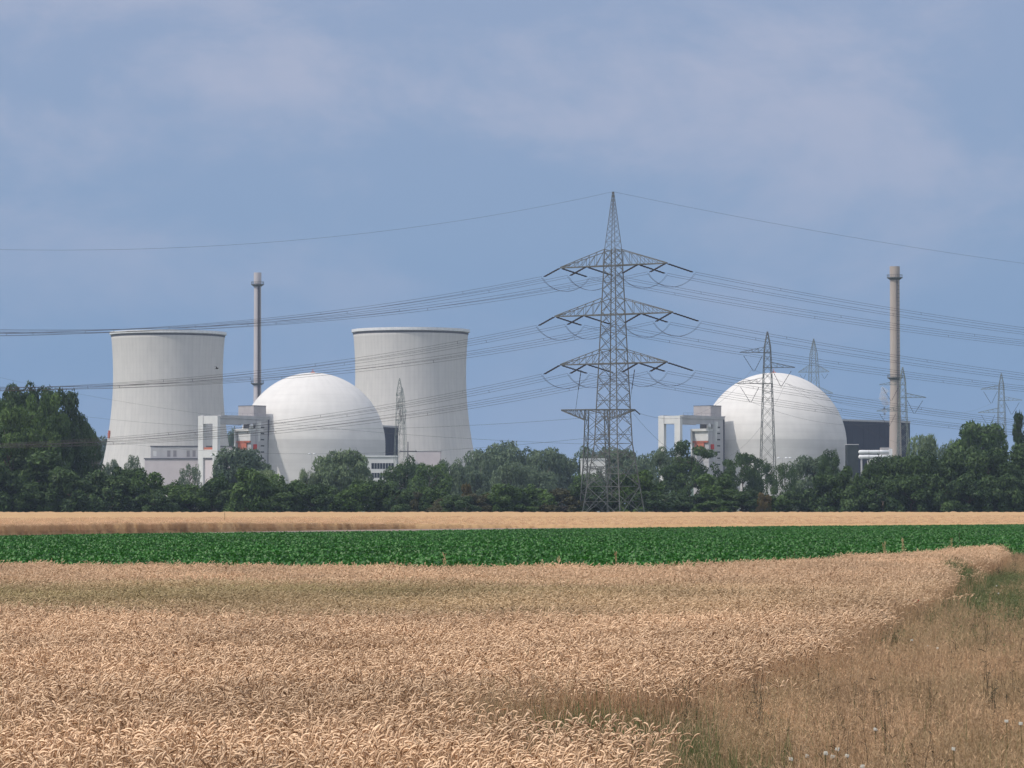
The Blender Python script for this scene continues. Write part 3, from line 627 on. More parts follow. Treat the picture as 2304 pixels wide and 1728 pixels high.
# ------------------------------------------------------------------ trees and bushes
def crown_mesh(name, kind, seed, mat_, nl):
    r = np.random.default_rng(seed)
    lobes = []
    if kind == 'round':
        for i in range(40):
            a = r.uniform(0, 6.28); z = r.uniform(.12, .88); env = .5*math.sqrt(max(0, 1-((z-.52)/.46)**2)); q = env*math.sqrt(r.uniform(.15, 1))*.80
            lobes.append((q*math.cos(a), q*math.sin(a), z, r.uniform(.11, .19), r.uniform(.09, .16)))
    elif kind == 'poplar':   # many upright plume-like boughs, ragged top
        for i in range(95):
            a = r.uniform(0, 6.28); z = r.uniform(.06, .93); env = .5*math.sqrt(max(0, 1-((z-.42)/.57)**2)) if z > .42 else .5; q = env*math.sqrt(r.uniform(.1, 1))*.93
            lobes.append((q*math.cos(a), q*math.sin(a), z, r.uniform(.06, .12), r.uniform(.05, .095)))
    elif kind == 'willow':
        for i in range(64):
            a = r.uniform(0, 6.28); z = r.uniform(.12, .86); env = .5*math.sqrt(max(0, 1-((z-.42)/.55)**2)); q = env*math.sqrt(r.uniform(.2, 1))*.86
            lobes.append((q*math.cos(a), q*math.sin(a), z, r.uniform(.08, .14), r.uniform(.08, .13)))
    elif kind == 'bush':
        for i in range(26):
            a = r.uniform(0, 6.28); z = r.uniform(.02, .82); env = .52*math.sqrt(max(0, 1-(z/1.0)**2.4)); q = env*math.sqrt(r.uniform(.1, 1))*.85
            lobes.append((q*math.cos(a), q*math.sin(a), z, r.uniform(.08, .17), r.uniform(.10, .18)))
    elif kind == 'column':
        for i in range(40):
            a = r.uniform(0, 6.28); z = r.uniform(.04, .93); q = .30*min(1, (1.05-z)*2.4)*r.uniform(.2, 1)
            lobes.append((q*math.cos(a), q*math.sin(a), z, r.uniform(.12, .2), r.uniform(.05, .09)))
    L = np.array(lobes); wts = (L[:, 3]**2*L[:, 4]); wts /= wts.sum()
    # a few spiky twigs break the outline
    li = r.choice(len(L), nl, p=wts); u = r.normal(size=(nl, 3)); u /= np.linalg.norm(u, axis=1)[:, None]
    rad = r.uniform(.45, 1.0, nl)**.5*(1+.22*(r.uniform(size=nl) < .12))
    c = L[li, :3]+u*rad[:, None]*np.stack([L[li, 3], L[li, 3], L[li, 4]], 1)
    c[:, 2] = np.clip(c[:, 2], .0, 1.03)
    ls = {'round': .021, 'poplar': .0135, 'willow': .0135, 'bush': .026, 'column': .022}[kind]
    sz = r.uniform(.6, 1.35, nl)*ls*(1.0 if kind != 'willow' else 1)
    nrm = u*.7+r.normal(size=(nl, 3))*.6+np.array([0, 0, .25]); nrm /= np.linalg.norm(nrm, axis=1)[:, None]
    up = np.tile([0, 0, 1.0], (nl, 1))+r.normal(size=(nl, 3))*(.9 if kind != 'willow' else .4)
    t1 = np.cross(nrm, up); t1 /= np.linalg.norm(t1, axis=1)[:, None]+1e-9; t2 = np.cross(nrm, t1)
    el = 1.5 if kind != 'willow' else 2.2
    # unit tree is stretched later, leaves are built in height units (x/y get width factor ~.8)
    v = np.empty((nl, 4, 3)); s_ = sz[:, None]
    v[:, 0] = c-t2*s_*el; v[:, 1] = c+t1*s_*.62; v[:, 2] = c+t2*s_*el; v[:, 3] = c-t1*s_*.62
    lt = r.uniform(0, .55, len(L))[li]; tone = np.clip(.15+lt+r.normal(size=nl)*.14, 0, 1)
    f = np.arange(nl*4).reshape(nl, 4)
    return np_mesh(name, v.reshape(-1, 3), f, mat_, np.repeat(tone, 4))
def trunk_mesh(kind, seed):
    r = random.Random(seed); q = MB(); hh = .75 if kind in ('round', 'poplar', 'willow', 'column') else .5
    pts = [Vector((r.uniform(-.012, .012)*i, r.uniform(-.012, .012)*i, -.01+hh*i/6)) for i in range(7)]
    q.tube(pts, [.030-.0038*i for i in range(7)], 7)
    for k in range(8):
        i = r.randint(1, 5); p = pts[i]; a = r.uniform(0, 6.28); e_ = p+Vector((math.cos(a)*.26, math.sin(a)*.26, r.uniform(.12, .3)))
        q.tube([p, p.lerp(e_, .5)+Vector((0, 0, -.02)), e_], [.012, .008, .003], 5)
    me = bpy.data.meshes.new('trunk'); me.from_pydata(q.v, [], q.f); me.materials.append(M['bark']); return me
CR = {}
def crown(kind, m, v, nl):
    nl = int(nl*(1.7 if kind in ('poplar', 'willow') else 1.15)); k = (kind, m, v, nl)
    if k not in CR: CR[k] = (crown_mesh('crown', kind, hash_(k), M[m], nl), trunk_mesh(kind, hash_(k)+1))
    return CR[k]
def hash_(k): return sum(ord(c)*(i+3) for i, c in enumerate(str(k))) % 99991
cnt = 0
def tree(kind, m, px, ytop, wpx, d, label, name=None, nl=5200, group=None, sink=0):
    global cnt; cnt += 1
    cm, tm = crown(kind, m, cnt % 3, nl)
    h = PZ(ytop, d)+sink; w = wpx*d/F/.84
    if kind == 'column': w = wpx*d/F/.42
    nm = name or {'round': 'broadleaf_tree', 'poplar': 'poplar_tree', 'willow': 'willow_tree', 'bush': 'bush', 'column': 'cypress_tree'}[kind]
    root = empty(nm, (PX(px, d), d, -sink), random.uniform(0, 6.28), scale=(w, w, h))
    for n_, me_ in (('trunk', tm), ('crown', cm)):
        o = bpy.data.objects.new(n_, me_); COL.objects.link(o); o.parent = root
    tag(root, label, 'bush' if kind == 'bush' else 'tree', group); return root
T = tree
# big trees at the far left
T('poplar', 'leaf_dark', -30, 885, 150, 735, 'big dark poplar cut by the left edge of the photo', nl=15000)
T('poplar', 'leaf_dark', 62, 862, 150, 760, 'tallest dark poplar of the left clump', nl=15000)
T('poplar', 'leaf_mid', 98, 880, 110, 742, 'mid green poplar filling the middle of the left clump', nl=12000)
T('poplar', 'leaf_dark', 132, 868, 116, 748, 'dark poplar right of the tallest one in the left clump', nl=15000)
T('poplar', 'leaf_mid', 25, 905, 130, 715, 'slightly lighter green poplar in front of the left clump', nl=15000)
T('poplar', 'leaf_dark', 172, 918, 80, 752, 'dark stepped poplar at the right shoulder of the left clump', nl=9000)
T('poplar', 'leaf_dark', 200, 962, 66, 758, 'lowest dark tree at the right end of the left clump', nl=9000)
T('bush', 'leaf_dark', 60, 1010, 190, 712, 'wide dark undergrowth bush below the tallest left poplars', nl=9000)
T('bush', 'leaf_dark', 165, 1030, 120, 705, 'dark undergrowth bush at the right foot of the left clump', nl=9000)
T('bush', 'leaf_dark', -30, 1020, 130, 705, 'dark undergrowth bush at the left photo edge', nl=9000)
for x, y, w_, lb in ((84, 1085, 90, 'low dark shrub at the field edge under the left clump'), (352, 1100, 80, 'low dark shrub at the field edge before the pinkish workshop'), (641, 1105, 84, 'low dark shrub at the field edge below the left dome'), (1030, 1112, 80, 'low dark shrub at the field edge under the yellow bush')):
    T('bush', 'leaf_dark', x, y, w_, 704, lb, nl=5200)
# far trees
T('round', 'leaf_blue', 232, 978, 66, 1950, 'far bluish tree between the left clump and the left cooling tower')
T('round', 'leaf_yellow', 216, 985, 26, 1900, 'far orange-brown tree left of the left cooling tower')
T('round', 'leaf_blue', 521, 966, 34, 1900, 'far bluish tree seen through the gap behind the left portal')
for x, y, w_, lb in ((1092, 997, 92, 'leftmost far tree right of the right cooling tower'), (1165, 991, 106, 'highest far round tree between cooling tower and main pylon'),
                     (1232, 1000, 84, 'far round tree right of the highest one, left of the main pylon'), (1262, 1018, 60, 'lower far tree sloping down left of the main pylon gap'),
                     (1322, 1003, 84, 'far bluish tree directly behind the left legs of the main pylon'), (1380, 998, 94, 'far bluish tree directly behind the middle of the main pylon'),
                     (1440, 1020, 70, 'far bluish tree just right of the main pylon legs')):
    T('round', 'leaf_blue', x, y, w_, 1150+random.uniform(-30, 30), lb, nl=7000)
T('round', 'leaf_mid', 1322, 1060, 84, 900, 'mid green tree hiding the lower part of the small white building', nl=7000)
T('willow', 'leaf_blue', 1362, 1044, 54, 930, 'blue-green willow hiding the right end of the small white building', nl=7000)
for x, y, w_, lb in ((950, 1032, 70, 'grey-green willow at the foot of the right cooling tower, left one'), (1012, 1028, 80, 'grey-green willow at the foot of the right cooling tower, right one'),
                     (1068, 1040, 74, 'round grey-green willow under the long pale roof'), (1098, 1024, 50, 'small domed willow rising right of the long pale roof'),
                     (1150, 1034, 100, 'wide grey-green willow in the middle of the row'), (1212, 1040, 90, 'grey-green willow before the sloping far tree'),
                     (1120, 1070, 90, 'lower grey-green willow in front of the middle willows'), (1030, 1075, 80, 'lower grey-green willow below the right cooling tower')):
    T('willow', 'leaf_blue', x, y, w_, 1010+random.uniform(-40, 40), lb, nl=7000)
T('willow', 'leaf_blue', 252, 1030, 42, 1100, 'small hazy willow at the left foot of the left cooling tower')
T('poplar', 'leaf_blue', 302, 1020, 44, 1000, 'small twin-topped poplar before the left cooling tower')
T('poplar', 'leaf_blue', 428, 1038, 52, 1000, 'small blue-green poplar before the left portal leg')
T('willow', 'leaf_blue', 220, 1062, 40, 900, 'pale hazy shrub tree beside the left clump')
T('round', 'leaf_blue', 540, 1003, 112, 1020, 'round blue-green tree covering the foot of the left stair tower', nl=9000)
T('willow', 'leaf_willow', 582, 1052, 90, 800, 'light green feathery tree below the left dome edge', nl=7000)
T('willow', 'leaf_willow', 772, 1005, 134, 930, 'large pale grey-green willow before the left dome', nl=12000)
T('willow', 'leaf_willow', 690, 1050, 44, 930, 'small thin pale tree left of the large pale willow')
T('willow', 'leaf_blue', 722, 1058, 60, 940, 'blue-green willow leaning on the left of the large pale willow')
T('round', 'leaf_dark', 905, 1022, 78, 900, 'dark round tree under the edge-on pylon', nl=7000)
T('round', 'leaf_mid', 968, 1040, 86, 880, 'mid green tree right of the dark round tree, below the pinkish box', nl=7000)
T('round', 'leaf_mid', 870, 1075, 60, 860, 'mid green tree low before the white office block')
# hedge in front, left to middle
hedge = [(240, 1048, 100, 'leaf_dark'), (292, 1046, 84, 'leaf_dark'), (335, 1056, 90, 'leaf_mid'), (385, 1076, 80, 'leaf_mid'), (430, 1086, 90, 'leaf_mid'), (478, 1082, 80, 'leaf_dark'),
         (520, 1060, 84, 'leaf_mid'), (566, 1046, 94, 'leaf_mid'), (612, 1062, 84, 'leaf_mid'), (655, 1072, 84, 'leaf_dark'), (700, 1084, 76, 'leaf_dark'), (742, 1090, 66, 'leaf_dark'), (784, 1074, 86, 'leaf_mid'),
         (832, 1076, 90, 'leaf_dark'), (880, 1084, 80, 'leaf_dark')]
for i, (x, y, w_, m_) in enumerate(hedge):
    T('bush', m_, x, y, w_*1.12, 712+random.uniform(-8, 14), ('dark' if m_ == 'leaf_dark' else 'green')+' bush, ' + ['first', 'second', 'third', 'fourth', 'fifth', 'sixth', 'seventh', 'eighth', 'ninth', 'tenth', 'eleventh', 'twelfth', 'thirteenth', 'fourteenth', 'fifteenth'][i]+' from the left in the front hedge after the left tree clump', nl=6500, group='front hedge bushes')
for x, y, w_, m_, lb in ((928, 1100, 74, 'leaf_brown', 'brownish low bush below the utility pole'), (975, 1092, 80, 'leaf_mid', 'green low bush left of the yellow one'),
                         (1012, 1112, 80, 'leaf_brown', 'brownish low bush just left below the yellow bush'), (1049, 1084, 26, 'leaf_yellow', 'small yellow-brown bush in the hedge middle'),
                         (1075, 1108, 76, 'leaf_brown', 'brownish low bush right below the yellow bush'), (1128, 1084, 84, 'leaf_mid', 'green bush in the middle of the hedge'),
                         (1200, 1086, 92, 'leaf_mid', 'fresh green pointed bush left of the main pylon'), (1180, 1122, 80, 'leaf_mid', 'low green bush at the field edge left of the main pylon'),
                         (1262, 1092, 84, 'leaf_brown', 'dark reddish-brown bush touching the main pylon left legs'), (1330, 1080, 100, 'leaf_dark', 'dark bush behind the left half of the pylon base'),
                         (1405, 1060, 90, 'leaf_mid', 'green bush behind the right half of the pylon base'), (1450, 1052, 84, 'leaf_mid', 'tall green bush just right of the main pylon'),
                         (1478, 1100, 100, 'leaf_dark', 'low dark bush right of the main pylon foot'), (1548, 1110, 100, 'leaf_dark', 'low dark bush between pylon foot and fresh green bush'),
                         (1604, 1060, 92, 'leaf_mid', 'fresh green bush below the right stair tower'), (1610, 1120, 90, 'leaf_mid', 'low green bush at the field edge below the right stair tower'),
                         (1668, 1100, 80, 'leaf_dark', 'low dark bush left of the asymmetric pylon foot')):
    T('bush', m_, x, y, w_*1.1, 718+random.uniform(-6, 14), lb, nl=6500)
# right middle
T('poplar', 'leaf_blue', 1498, 1005, 84, 900, 'dark blue-green poplar covering the foot of the right portal', nl=8000)
T('poplar', 'leaf_dark', 1552, 990, 124, 840, 'broad dark poplar left of the right stair tower', nl=10000)
T('poplar', 'leaf_dark', 1668, 1016, 92, 860, 'dark poplar left of the asymmetric pylon', nl=8000)
T('poplar', 'leaf_dark', 1715, 1030, 60, 900, 'dark poplar behind the asymmetric pylon mast', nl=7000)
T('poplar', 'leaf_dark', 1767, 1036, 56, 850, 'small dark pointed poplar right of the asymmetric pylon')
T('willow', 'leaf_blue', 1835, 1018, 110, 900, 'blue-green willow before the right foot of the right dome', nl=8000)
T('poplar', 'leaf_dark', 1868, 1010, 52, 800, 'tall pointed dark tree at the right edge of the right dome', nl=7000)
T('willow', 'leaf_willow', 1898, 1062, 50, 900, 'pale willow low between the right dome and the white pipes')
T('bush', 'leaf_yellow', 1718, 1104, 34, 716, 'small yellowish bush at the foot of the asymmetric pylon')
T('bush', 'leaf_mid', 1750, 1112, 70, 722, 'low green bush just right of the asymmetric pylon foot', nl=6500)
T('bush', 'leaf_dark', 1800, 1100, 90, 726, 'low dark bush below the small pointed poplar', nl=6500)
T('bush', 'leaf_dark', 1862, 1062, 96, 720, 'dark bush below the right edge of the right dome', nl=6500)
T('bush', 'leaf_dark', 1925, 1038, 84, 715, 'ragged dark bush below the white pipes', nl=8000)
T('poplar', 'leaf_dark', 1962, 1040, 60, 715, 'ragged dark tree right below the white pipes', nl=8000)
T('willow', 'leaf_willow', 2076, 968, 82, 900, 'pale olive round tree right of the dark hall', nl=7000)
T('round', 'leaf_blue', 2140, 990, 60, 1100, 'far bluish tree between the pale tree and the round crown')
T('round', 'leaf_mid', 2212, 932, 128, 850, 'large round green crown at the right below the far pylon', nl=12000)
T('column', 'leaf_dark', 2295, 914, 24, 760, 'narrow dark cypress at the right photo edge', nl=5000)
T('round', 'leaf_dark', 2330, 975, 90, 790, 'dark tree cut by the right photo edge', nl=7000)
for x, y, w_, lb in ((2010, 1022, 96, 'first dark tree of the right thicket below the chimney'), (2062, 1012, 100, 'second dark tree of the right thicket below the pale tree'), (2118, 1016, 100, 'third dark tree of the right thicket'),
                     (2172, 1000, 106, 'fourth dark tree of the right thicket below the round crown'), (2232, 1002, 104, 'fifth dark tree of the right thicket'), (2290, 1000, 110, 'last dark tree of the right thicket at the photo edge')):
    T('round', 'leaf_dark', x, y, w_*1.15, 722+random.uniform(-8, 10), lb, nl=10000)
for x, lb in ((1985, 'first'), (2050, 'second'), (2115, 'third'), (2180, 'fourth'), (2245, 'fifth'), (2310, 'sixth')):
    T('bush', 'leaf_dark', x, 1062, 96, 708, lb+' dark undergrowth bush along the foot of the right thicket', nl=6500)

# distant wood beyond the plant
q = np.random.default_rng(5); n_ = 26000
bx = q.uniform(-900, 900, n_); by = q.uniform(2350, 2600, n_); top_ = 17+5*noise2(bx, by, 130, 3)+3*noise2(bx, by, 40, 4)
bz = q.uniform(.05, 1, n_)**.6*top_; sz = q.uniform(1.2, 2.6, n_)
v = np.empty((n_, 4, 3)); a = q.uniform(0, 6.28, n_); c_ = np.stack([bx, by, bz], 1)
t1 = np.stack([np.cos(a), np.sin(a)*.5, q.normal(size=n_)*.4], 1)*sz[:, None]; t2 = np.stack([q.normal(size=n_)*.4, q.normal(size=n_)*.4, np.ones(n_)], 1)*sz[:, None]
v[:, 0] = c_-t1; v[:, 1] = c_-t2*.7; v[:, 2] = c_+t1; v[:, 3] = c_+t2*.7
me = np_mesh('distant_wood', v.reshape(-1, 3), np.arange(n_*4).reshape(n_, 4), M['leaf_blue'], np.repeat(q.uniform(.1, .9, n_), 4))
o = bpy.data.objects.new('distant_wood', me); COL.objects.link(o); tag(o, 'distant band of woodland beyond the power station', 'woodland', kind='stuff')

# ------------------------------------------------------------------ crops: instanced stuff
def scatter(name, pts, rotz, tilt, scl, sources, label, cat):
    me = bpy.data.meshes.new(name); n_ = len(pts); me.vertices.add(n_); me.vertices.foreach_set('co', np.asarray(pts, np.float32).ravel())
    def at(nm, ty, key, val):
        a = me.attributes.new(nm, ty, 'POINT'); a.data.foreach_set(key, np.ascontiguousarray(val).ravel())
    at('irot', 'FLOAT_VECTOR', 'vector', np.stack([tilt[:, 0], tilt[:, 1], rotz], 1).astype(np.float32))
    at('iscl', 'FLOAT_VECTOR', 'vector', scl.astype(np.float32)); at('iidx', 'INT', 'value', rng.integers(0, len(sources), n_).astype(np.int32))
    o = bpy.data.objects.new(name, me); COL.objects.link(o); tag(o, label, cat, kind='stuff')
    ng = bpy.data.node_groups.new(name+'_scatter', 'GeometryNodeTree'); ng.interface.new_socket('Geometry', in_out='INPUT', socket_type='NodeSocketGeometry'); ng.interface.new_socket('Geometry', in_out='OUTPUT', socket_type='NodeSocketGeometry')
    n, l = ng.nodes, ng.links; gi = n.new('NodeGroupInput'); go = n.new('NodeGroupOutput'); ip = n.new('GeometryNodeInstanceOnPoints'); j = n.new('GeometryNodeJoinGeometry')
    for s_ in sources:
        oi = n.new('GeometryNodeObjectInfo'); oi.inputs['Object'].default_value = s_; oi.inputs['As Instance'].default_value = True; l.new(oi.outputs['Geometry'], j.inputs[0])
    def na(nm, ty): q = n.new('GeometryNodeInputNamedAttribute'); q.data_type = ty; q.inputs[0].default_value = nm; return q.outputs['Attribute']
    l.new(gi.outputs[0], ip.inputs['Points']); l.new(j.outputs[0], ip.inputs['Instance']); ip.inputs['Pick Instance'].default_value = True
    l.new(na('iidx', 'INT'), ip.inputs['Instance Index']); l.new(na('irot', 'FLOAT_VECTOR'), ip.inputs['Rotation']); l.new(na('iscl', 'FLOAT_VECTOR'), ip.inputs['Scale'])
    l.new(ip.outputs[0], go.inputs[0]); md = o.modifiers.new('scatter', 'NODES'); md.node_group = ng
    return o
def src(name, me): return bpy.data.objects.new(name, me)   # source mesh only, never linked into the scene

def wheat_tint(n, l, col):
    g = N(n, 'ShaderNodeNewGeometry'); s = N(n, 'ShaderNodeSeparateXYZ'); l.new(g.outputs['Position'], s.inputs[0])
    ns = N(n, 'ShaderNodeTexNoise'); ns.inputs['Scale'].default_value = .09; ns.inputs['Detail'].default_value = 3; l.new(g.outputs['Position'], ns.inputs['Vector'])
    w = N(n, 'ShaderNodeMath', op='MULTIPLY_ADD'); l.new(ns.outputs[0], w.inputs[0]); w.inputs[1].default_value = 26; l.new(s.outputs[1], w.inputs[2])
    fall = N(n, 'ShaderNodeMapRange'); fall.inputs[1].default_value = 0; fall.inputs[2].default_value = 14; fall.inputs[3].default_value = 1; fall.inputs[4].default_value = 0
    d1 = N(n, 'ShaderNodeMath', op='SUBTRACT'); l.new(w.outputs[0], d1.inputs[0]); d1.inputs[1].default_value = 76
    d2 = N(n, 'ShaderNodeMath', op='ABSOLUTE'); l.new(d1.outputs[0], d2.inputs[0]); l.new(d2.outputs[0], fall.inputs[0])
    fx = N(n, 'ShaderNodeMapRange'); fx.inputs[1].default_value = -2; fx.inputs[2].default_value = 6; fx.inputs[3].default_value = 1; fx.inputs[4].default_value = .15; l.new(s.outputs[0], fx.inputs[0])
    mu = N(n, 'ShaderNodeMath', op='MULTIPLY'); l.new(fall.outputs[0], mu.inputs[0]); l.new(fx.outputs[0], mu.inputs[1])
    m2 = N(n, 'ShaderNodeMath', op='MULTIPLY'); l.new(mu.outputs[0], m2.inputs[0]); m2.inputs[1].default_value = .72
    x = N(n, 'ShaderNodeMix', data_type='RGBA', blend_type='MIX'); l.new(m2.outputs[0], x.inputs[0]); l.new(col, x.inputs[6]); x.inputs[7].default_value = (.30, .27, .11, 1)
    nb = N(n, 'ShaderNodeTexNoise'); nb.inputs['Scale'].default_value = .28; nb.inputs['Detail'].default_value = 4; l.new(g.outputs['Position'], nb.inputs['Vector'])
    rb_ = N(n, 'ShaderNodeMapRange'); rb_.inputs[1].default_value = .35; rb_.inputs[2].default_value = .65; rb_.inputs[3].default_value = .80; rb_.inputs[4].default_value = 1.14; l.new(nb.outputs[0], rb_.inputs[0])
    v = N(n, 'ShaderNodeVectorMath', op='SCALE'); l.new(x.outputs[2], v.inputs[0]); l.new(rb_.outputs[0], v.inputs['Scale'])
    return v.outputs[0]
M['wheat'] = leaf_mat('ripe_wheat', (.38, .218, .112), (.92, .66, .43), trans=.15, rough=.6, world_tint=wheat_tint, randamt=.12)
def dry_tint(n, l, col):
    g = N(n, 'ShaderNodeNewGeometry'); a = N(n, 'ShaderNodeTexNoise'); a.inputs['Scale'].default_value = .55; a.inputs['Detail'].default_value = 4; l.new(g.outputs['Position'], a.inputs['Vector'])
    r = N(n, 'ShaderNodeMapRange'); r.inputs[1].default_value = .42; r.inputs[2].default_value = .66; r.inputs[4].default_value = .7; l.new(a.outputs[0], r.inputs[0])
    x = N(n, 'ShaderNodeMix', data_type='RGBA'); l.new(r.outputs[0], x.inputs[0]); l.new(col, x.inputs[6]); x.inputs[7].default_value = (.24, .20, .105, 1)
    b = N(n, 'ShaderNodeTexNoise'); b.inputs['Scale'].default_value = 1.3; b.inputs['Detail'].default_value = 5; l.new(g.outputs['Position'], b.inputs['Vector'])
    q = N(n, 'ShaderNodeMapRange'); q.inputs[1].default_value = .3; q.inputs[2].default_value = .7; q.inputs[3].default_value = .72; q.inputs[4].default_value = 1.35; l.new(b.outputs[0], q.inputs[0])
    v = N(n, 'ShaderNodeVectorMath', op='SCALE'); l.new(x.outputs[2], v.inputs[0]); l.new(q.outputs[0], v.inputs['Scale']); return v.outputs[0]
M['dry'] = leaf_mat('dry_grass', (.255, .158, .082), (.66, .45, .275), trans=.2, rough=.7, randamt=.4, world_tint=dry_tint)
M['weed'] = leaf_mat('green_weeds', (.075, .095, .034), (.22, .24, .10), trans=.25, rough=.6)
def beet_tint(n, l, col):
    g = N(n, 'ShaderNodeNewGeometry'); b = N(n, 'ShaderNodeTexNoise'); b.inputs['Scale'].default_value = .11; b.inputs['Detail'].default_value = 5; b.inputs['Roughness'].default_value = .65; l.new(g.outputs['Position'], b.inputs['Vector'])
    q = N(n, 'ShaderNodeMapRange'); q.inputs[1].default_value = .35; q.inputs[2].default_value = .65; q.inputs[3].default_value = .78; q.inputs[4].default_value = 1.25; l.new(b.outputs[0], q.inputs[0])
    v = N(n, 'ShaderNodeVectorMath', op='SCALE'); l.new(col, v.inputs[0]); l.new(q.outputs[0], v.inputs['Scale']); return v.outputs[0]
M['beet'] = leaf_mat('beet_leaves', (.012, .072, .008), (.054, .225, .024), trans=.15, rough=.45, spec=.35, world_tint=beet_tint)

def tubes(paths, rads, tones, n=3):
    """paths (K,P,3), rads (K,P) -> verts, quads, tone"""
    paths = np.asarray(paths); rads = np.asarray(rads); K, Pn, _ = paths.shape
    d = np.gradient(paths, axis=1); d /= np.linalg.norm(d, axis=2)[..., None]+1e-9
    a = np.cross(d, np.array([.31, .95, .05])); a /= np.linalg.norm(a, axis=2)[..., None]+1e-9; b = np.cross(d, a)
    ang = np.arange(n)*2*math.pi/n
    v = paths[:, :, None]+rads[:, :, None, None]*(a[:, :, None]*np.cos(ang)[None, None, :, None]+b[:, :, None]*np.sin(ang)[None, None, :, None])
    idx = np.arange(K*Pn*n).reshape(K, Pn, n); i0 = idx[:, :-1]; i1 = idx[:, 1:]
    f = np.stack([i0, np.roll(i0, -1, 2), np.roll(i1, -1, 2), i1], -1).reshape(-1, 4)
    return v.reshape(-1, 3), f, np.repeat(np.asarray(tones).reshape(K, -1) if np.ndim(tones) > 1 else np.repeat(np.asarray(tones)[:, None], Pn, 1), n, axis=1).reshape(-1)
def merge(parts):
    vs, fs, ts, k = [], [], [], 0
    for v, f, t in parts: vs.append(v); fs.append(f+k); ts.append(t); k += len(v)
    return np.concatenate(vs), np.concatenate(fs), np.concatenate(ts)
def ribbons(paths, widths, tones, r):
    paths = np.asarray(paths); K, Pn, _ = paths.shape; side = r.normal(size=(K, 1, 3))*np.array([1, 1, .2]); side /= np.linalg.norm(side, axis=2)[..., None]
    w = np.asarray(widths)[..., None]; v = np.stack([paths-side*w, paths+side*w], 2); idx = np.arange(K*Pn*2).reshape(K, Pn, 2)
    f = np.stack([idx[:, :-1, 0], idx[:, :-1, 1], idx[:, 1:, 1], idx[:, 1:, 0]], -1).reshape(-1, 4)
    return v.reshape(-1, 3), f, np.repeat(tones, Pn*2)
def wheat_src(seed, K=20, foot=.34):
    r = np.random.default_rng(seed); b = r.uniform(-foot/2, foot/2, (K, 2)); h = r.normal(.80, .045, K); la = np.where(r.uniform(size=K) < .40, r.normal(.1, .8, K), r.uniform(0, 6.28, K)); ln = r.uniform(.01, .10, K)
    dx, dy = np.cos(la), np.sin(la); st = np.linspace(0, 1, 5)
    stem = np.stack([b[:, 0, None]+dx[:, None]*ln[:, None]*st**2, b[:, 1, None]+dy[:, None]*ln[:, None]*st**2, h[:, None]*st-.03], -1)
    sv = tubes(stem, np.full((K, 5), .0024), r.uniform(.15, .55, K))
    # ear: arch over, from near vertical to nodding
    E = 7; bend = np.clip(r.normal(1.45, .65, K), .15, 2.8); L = r.uniform(.05, .082, K); cur = stem[:, -1].copy(); ear = [cur.copy()]
    nk = 3; path = []
    th0 = np.full(K, .12)
    for i in range(nk+E-1):
        f_ = (i+1)/(nk+E-1); th = th0+bend*f_**.8; stp = (L/E if i >= nk else L*.26)
        cur = cur+np.stack([dx*np.sin(th), dy*np.sin(th), np.cos(th)], 1)*stp[:, None]; ear.append(cur.copy())
    ear = np.stack(ear, 1); rad = np.array([.0022]*(nk)+[.0035, .0066, .0076, .0062, .0074, .006, .0022]); rad = np.tile(rad[:ear.shape[1]], (K, 1))*r.uniform(.85, 1.15, (K, 1))
    ev = tubes(ear, rad, np.clip(r.normal(.68, .27, K), .05, 1), 4)
    lfK = K; lb = stem[:, 2]+r.normal(size=(K, 3))*.005; a = r.uniform(0, 6.28, K); LL = r.uniform(.12, .22, K); tt = np.linspace(0, 1, 4)
    lp = np.stack([lb[:, 0, None]+np.cos(a)[:, None]*LL[:, None]*tt*.8, lb[:, 1, None]+np.sin(a)[:, None]*LL[:, None]*tt*.8, lb[:, 2, None]+LL[:, None]*(tt*1.1-tt**2*1.5)], -1)
    lv_ = ribbons(lp, np.tile([.004, .005, .004, .001], (K, 1)), r.uniform(.05, .5, K), r)
    return merge([sv, ev, lv_])
def grass_src(seed, K=46, foot=.36, hh=.58, pan=True, wid=.0017, lean=.22):
    r = np.random.default_rng(seed); b = r.uniform(-foot/2, foot/2, (K, 2)); h = r.normal(hh, hh*.17, K); a = r.uniform(0, 6.28, K); ln = r.uniform(.02, lean, K); st = np.linspace(0, 1, 5)
    p = np.stack([b[:, 0, None]+np.cos(a)[:, None]*ln[:, None]*st**2.2, b[:, 1, None]+np.sin(a)[:, None]*ln[:, None]*st**2.2, h[:, None]*(st-.18*st**4*(ln/.2)[:, None])-.02], -1)
    tn = r.uniform(.1, .8, K); parts = [ribbons(p, np.tile([wid*1.2, wid*1.2, wid, wid*.8, wid*.3], (K, 1)), tn, r)]
    if pan:
        m = 9; base = np.repeat(p[:, -1], m, 0)-np.stack([np.zeros(K*m), np.zeros(K*m), r.uniform(0, .13, K*m)], 1); q = r.normal(size=(K*m, 3)); q[:, 2] = abs(q[:, 2])*1.2; q /= np.linalg.norm(q, axis=1)[:, None]
        pp = np.stack([base, base+q*.018, base+q*.038], 1); parts.append(ribbons(pp, np.tile([.0012, .0024, .0010], (K*m, 1)), np.repeat(tn, m)*.7+.3, r))
    return merge(parts)
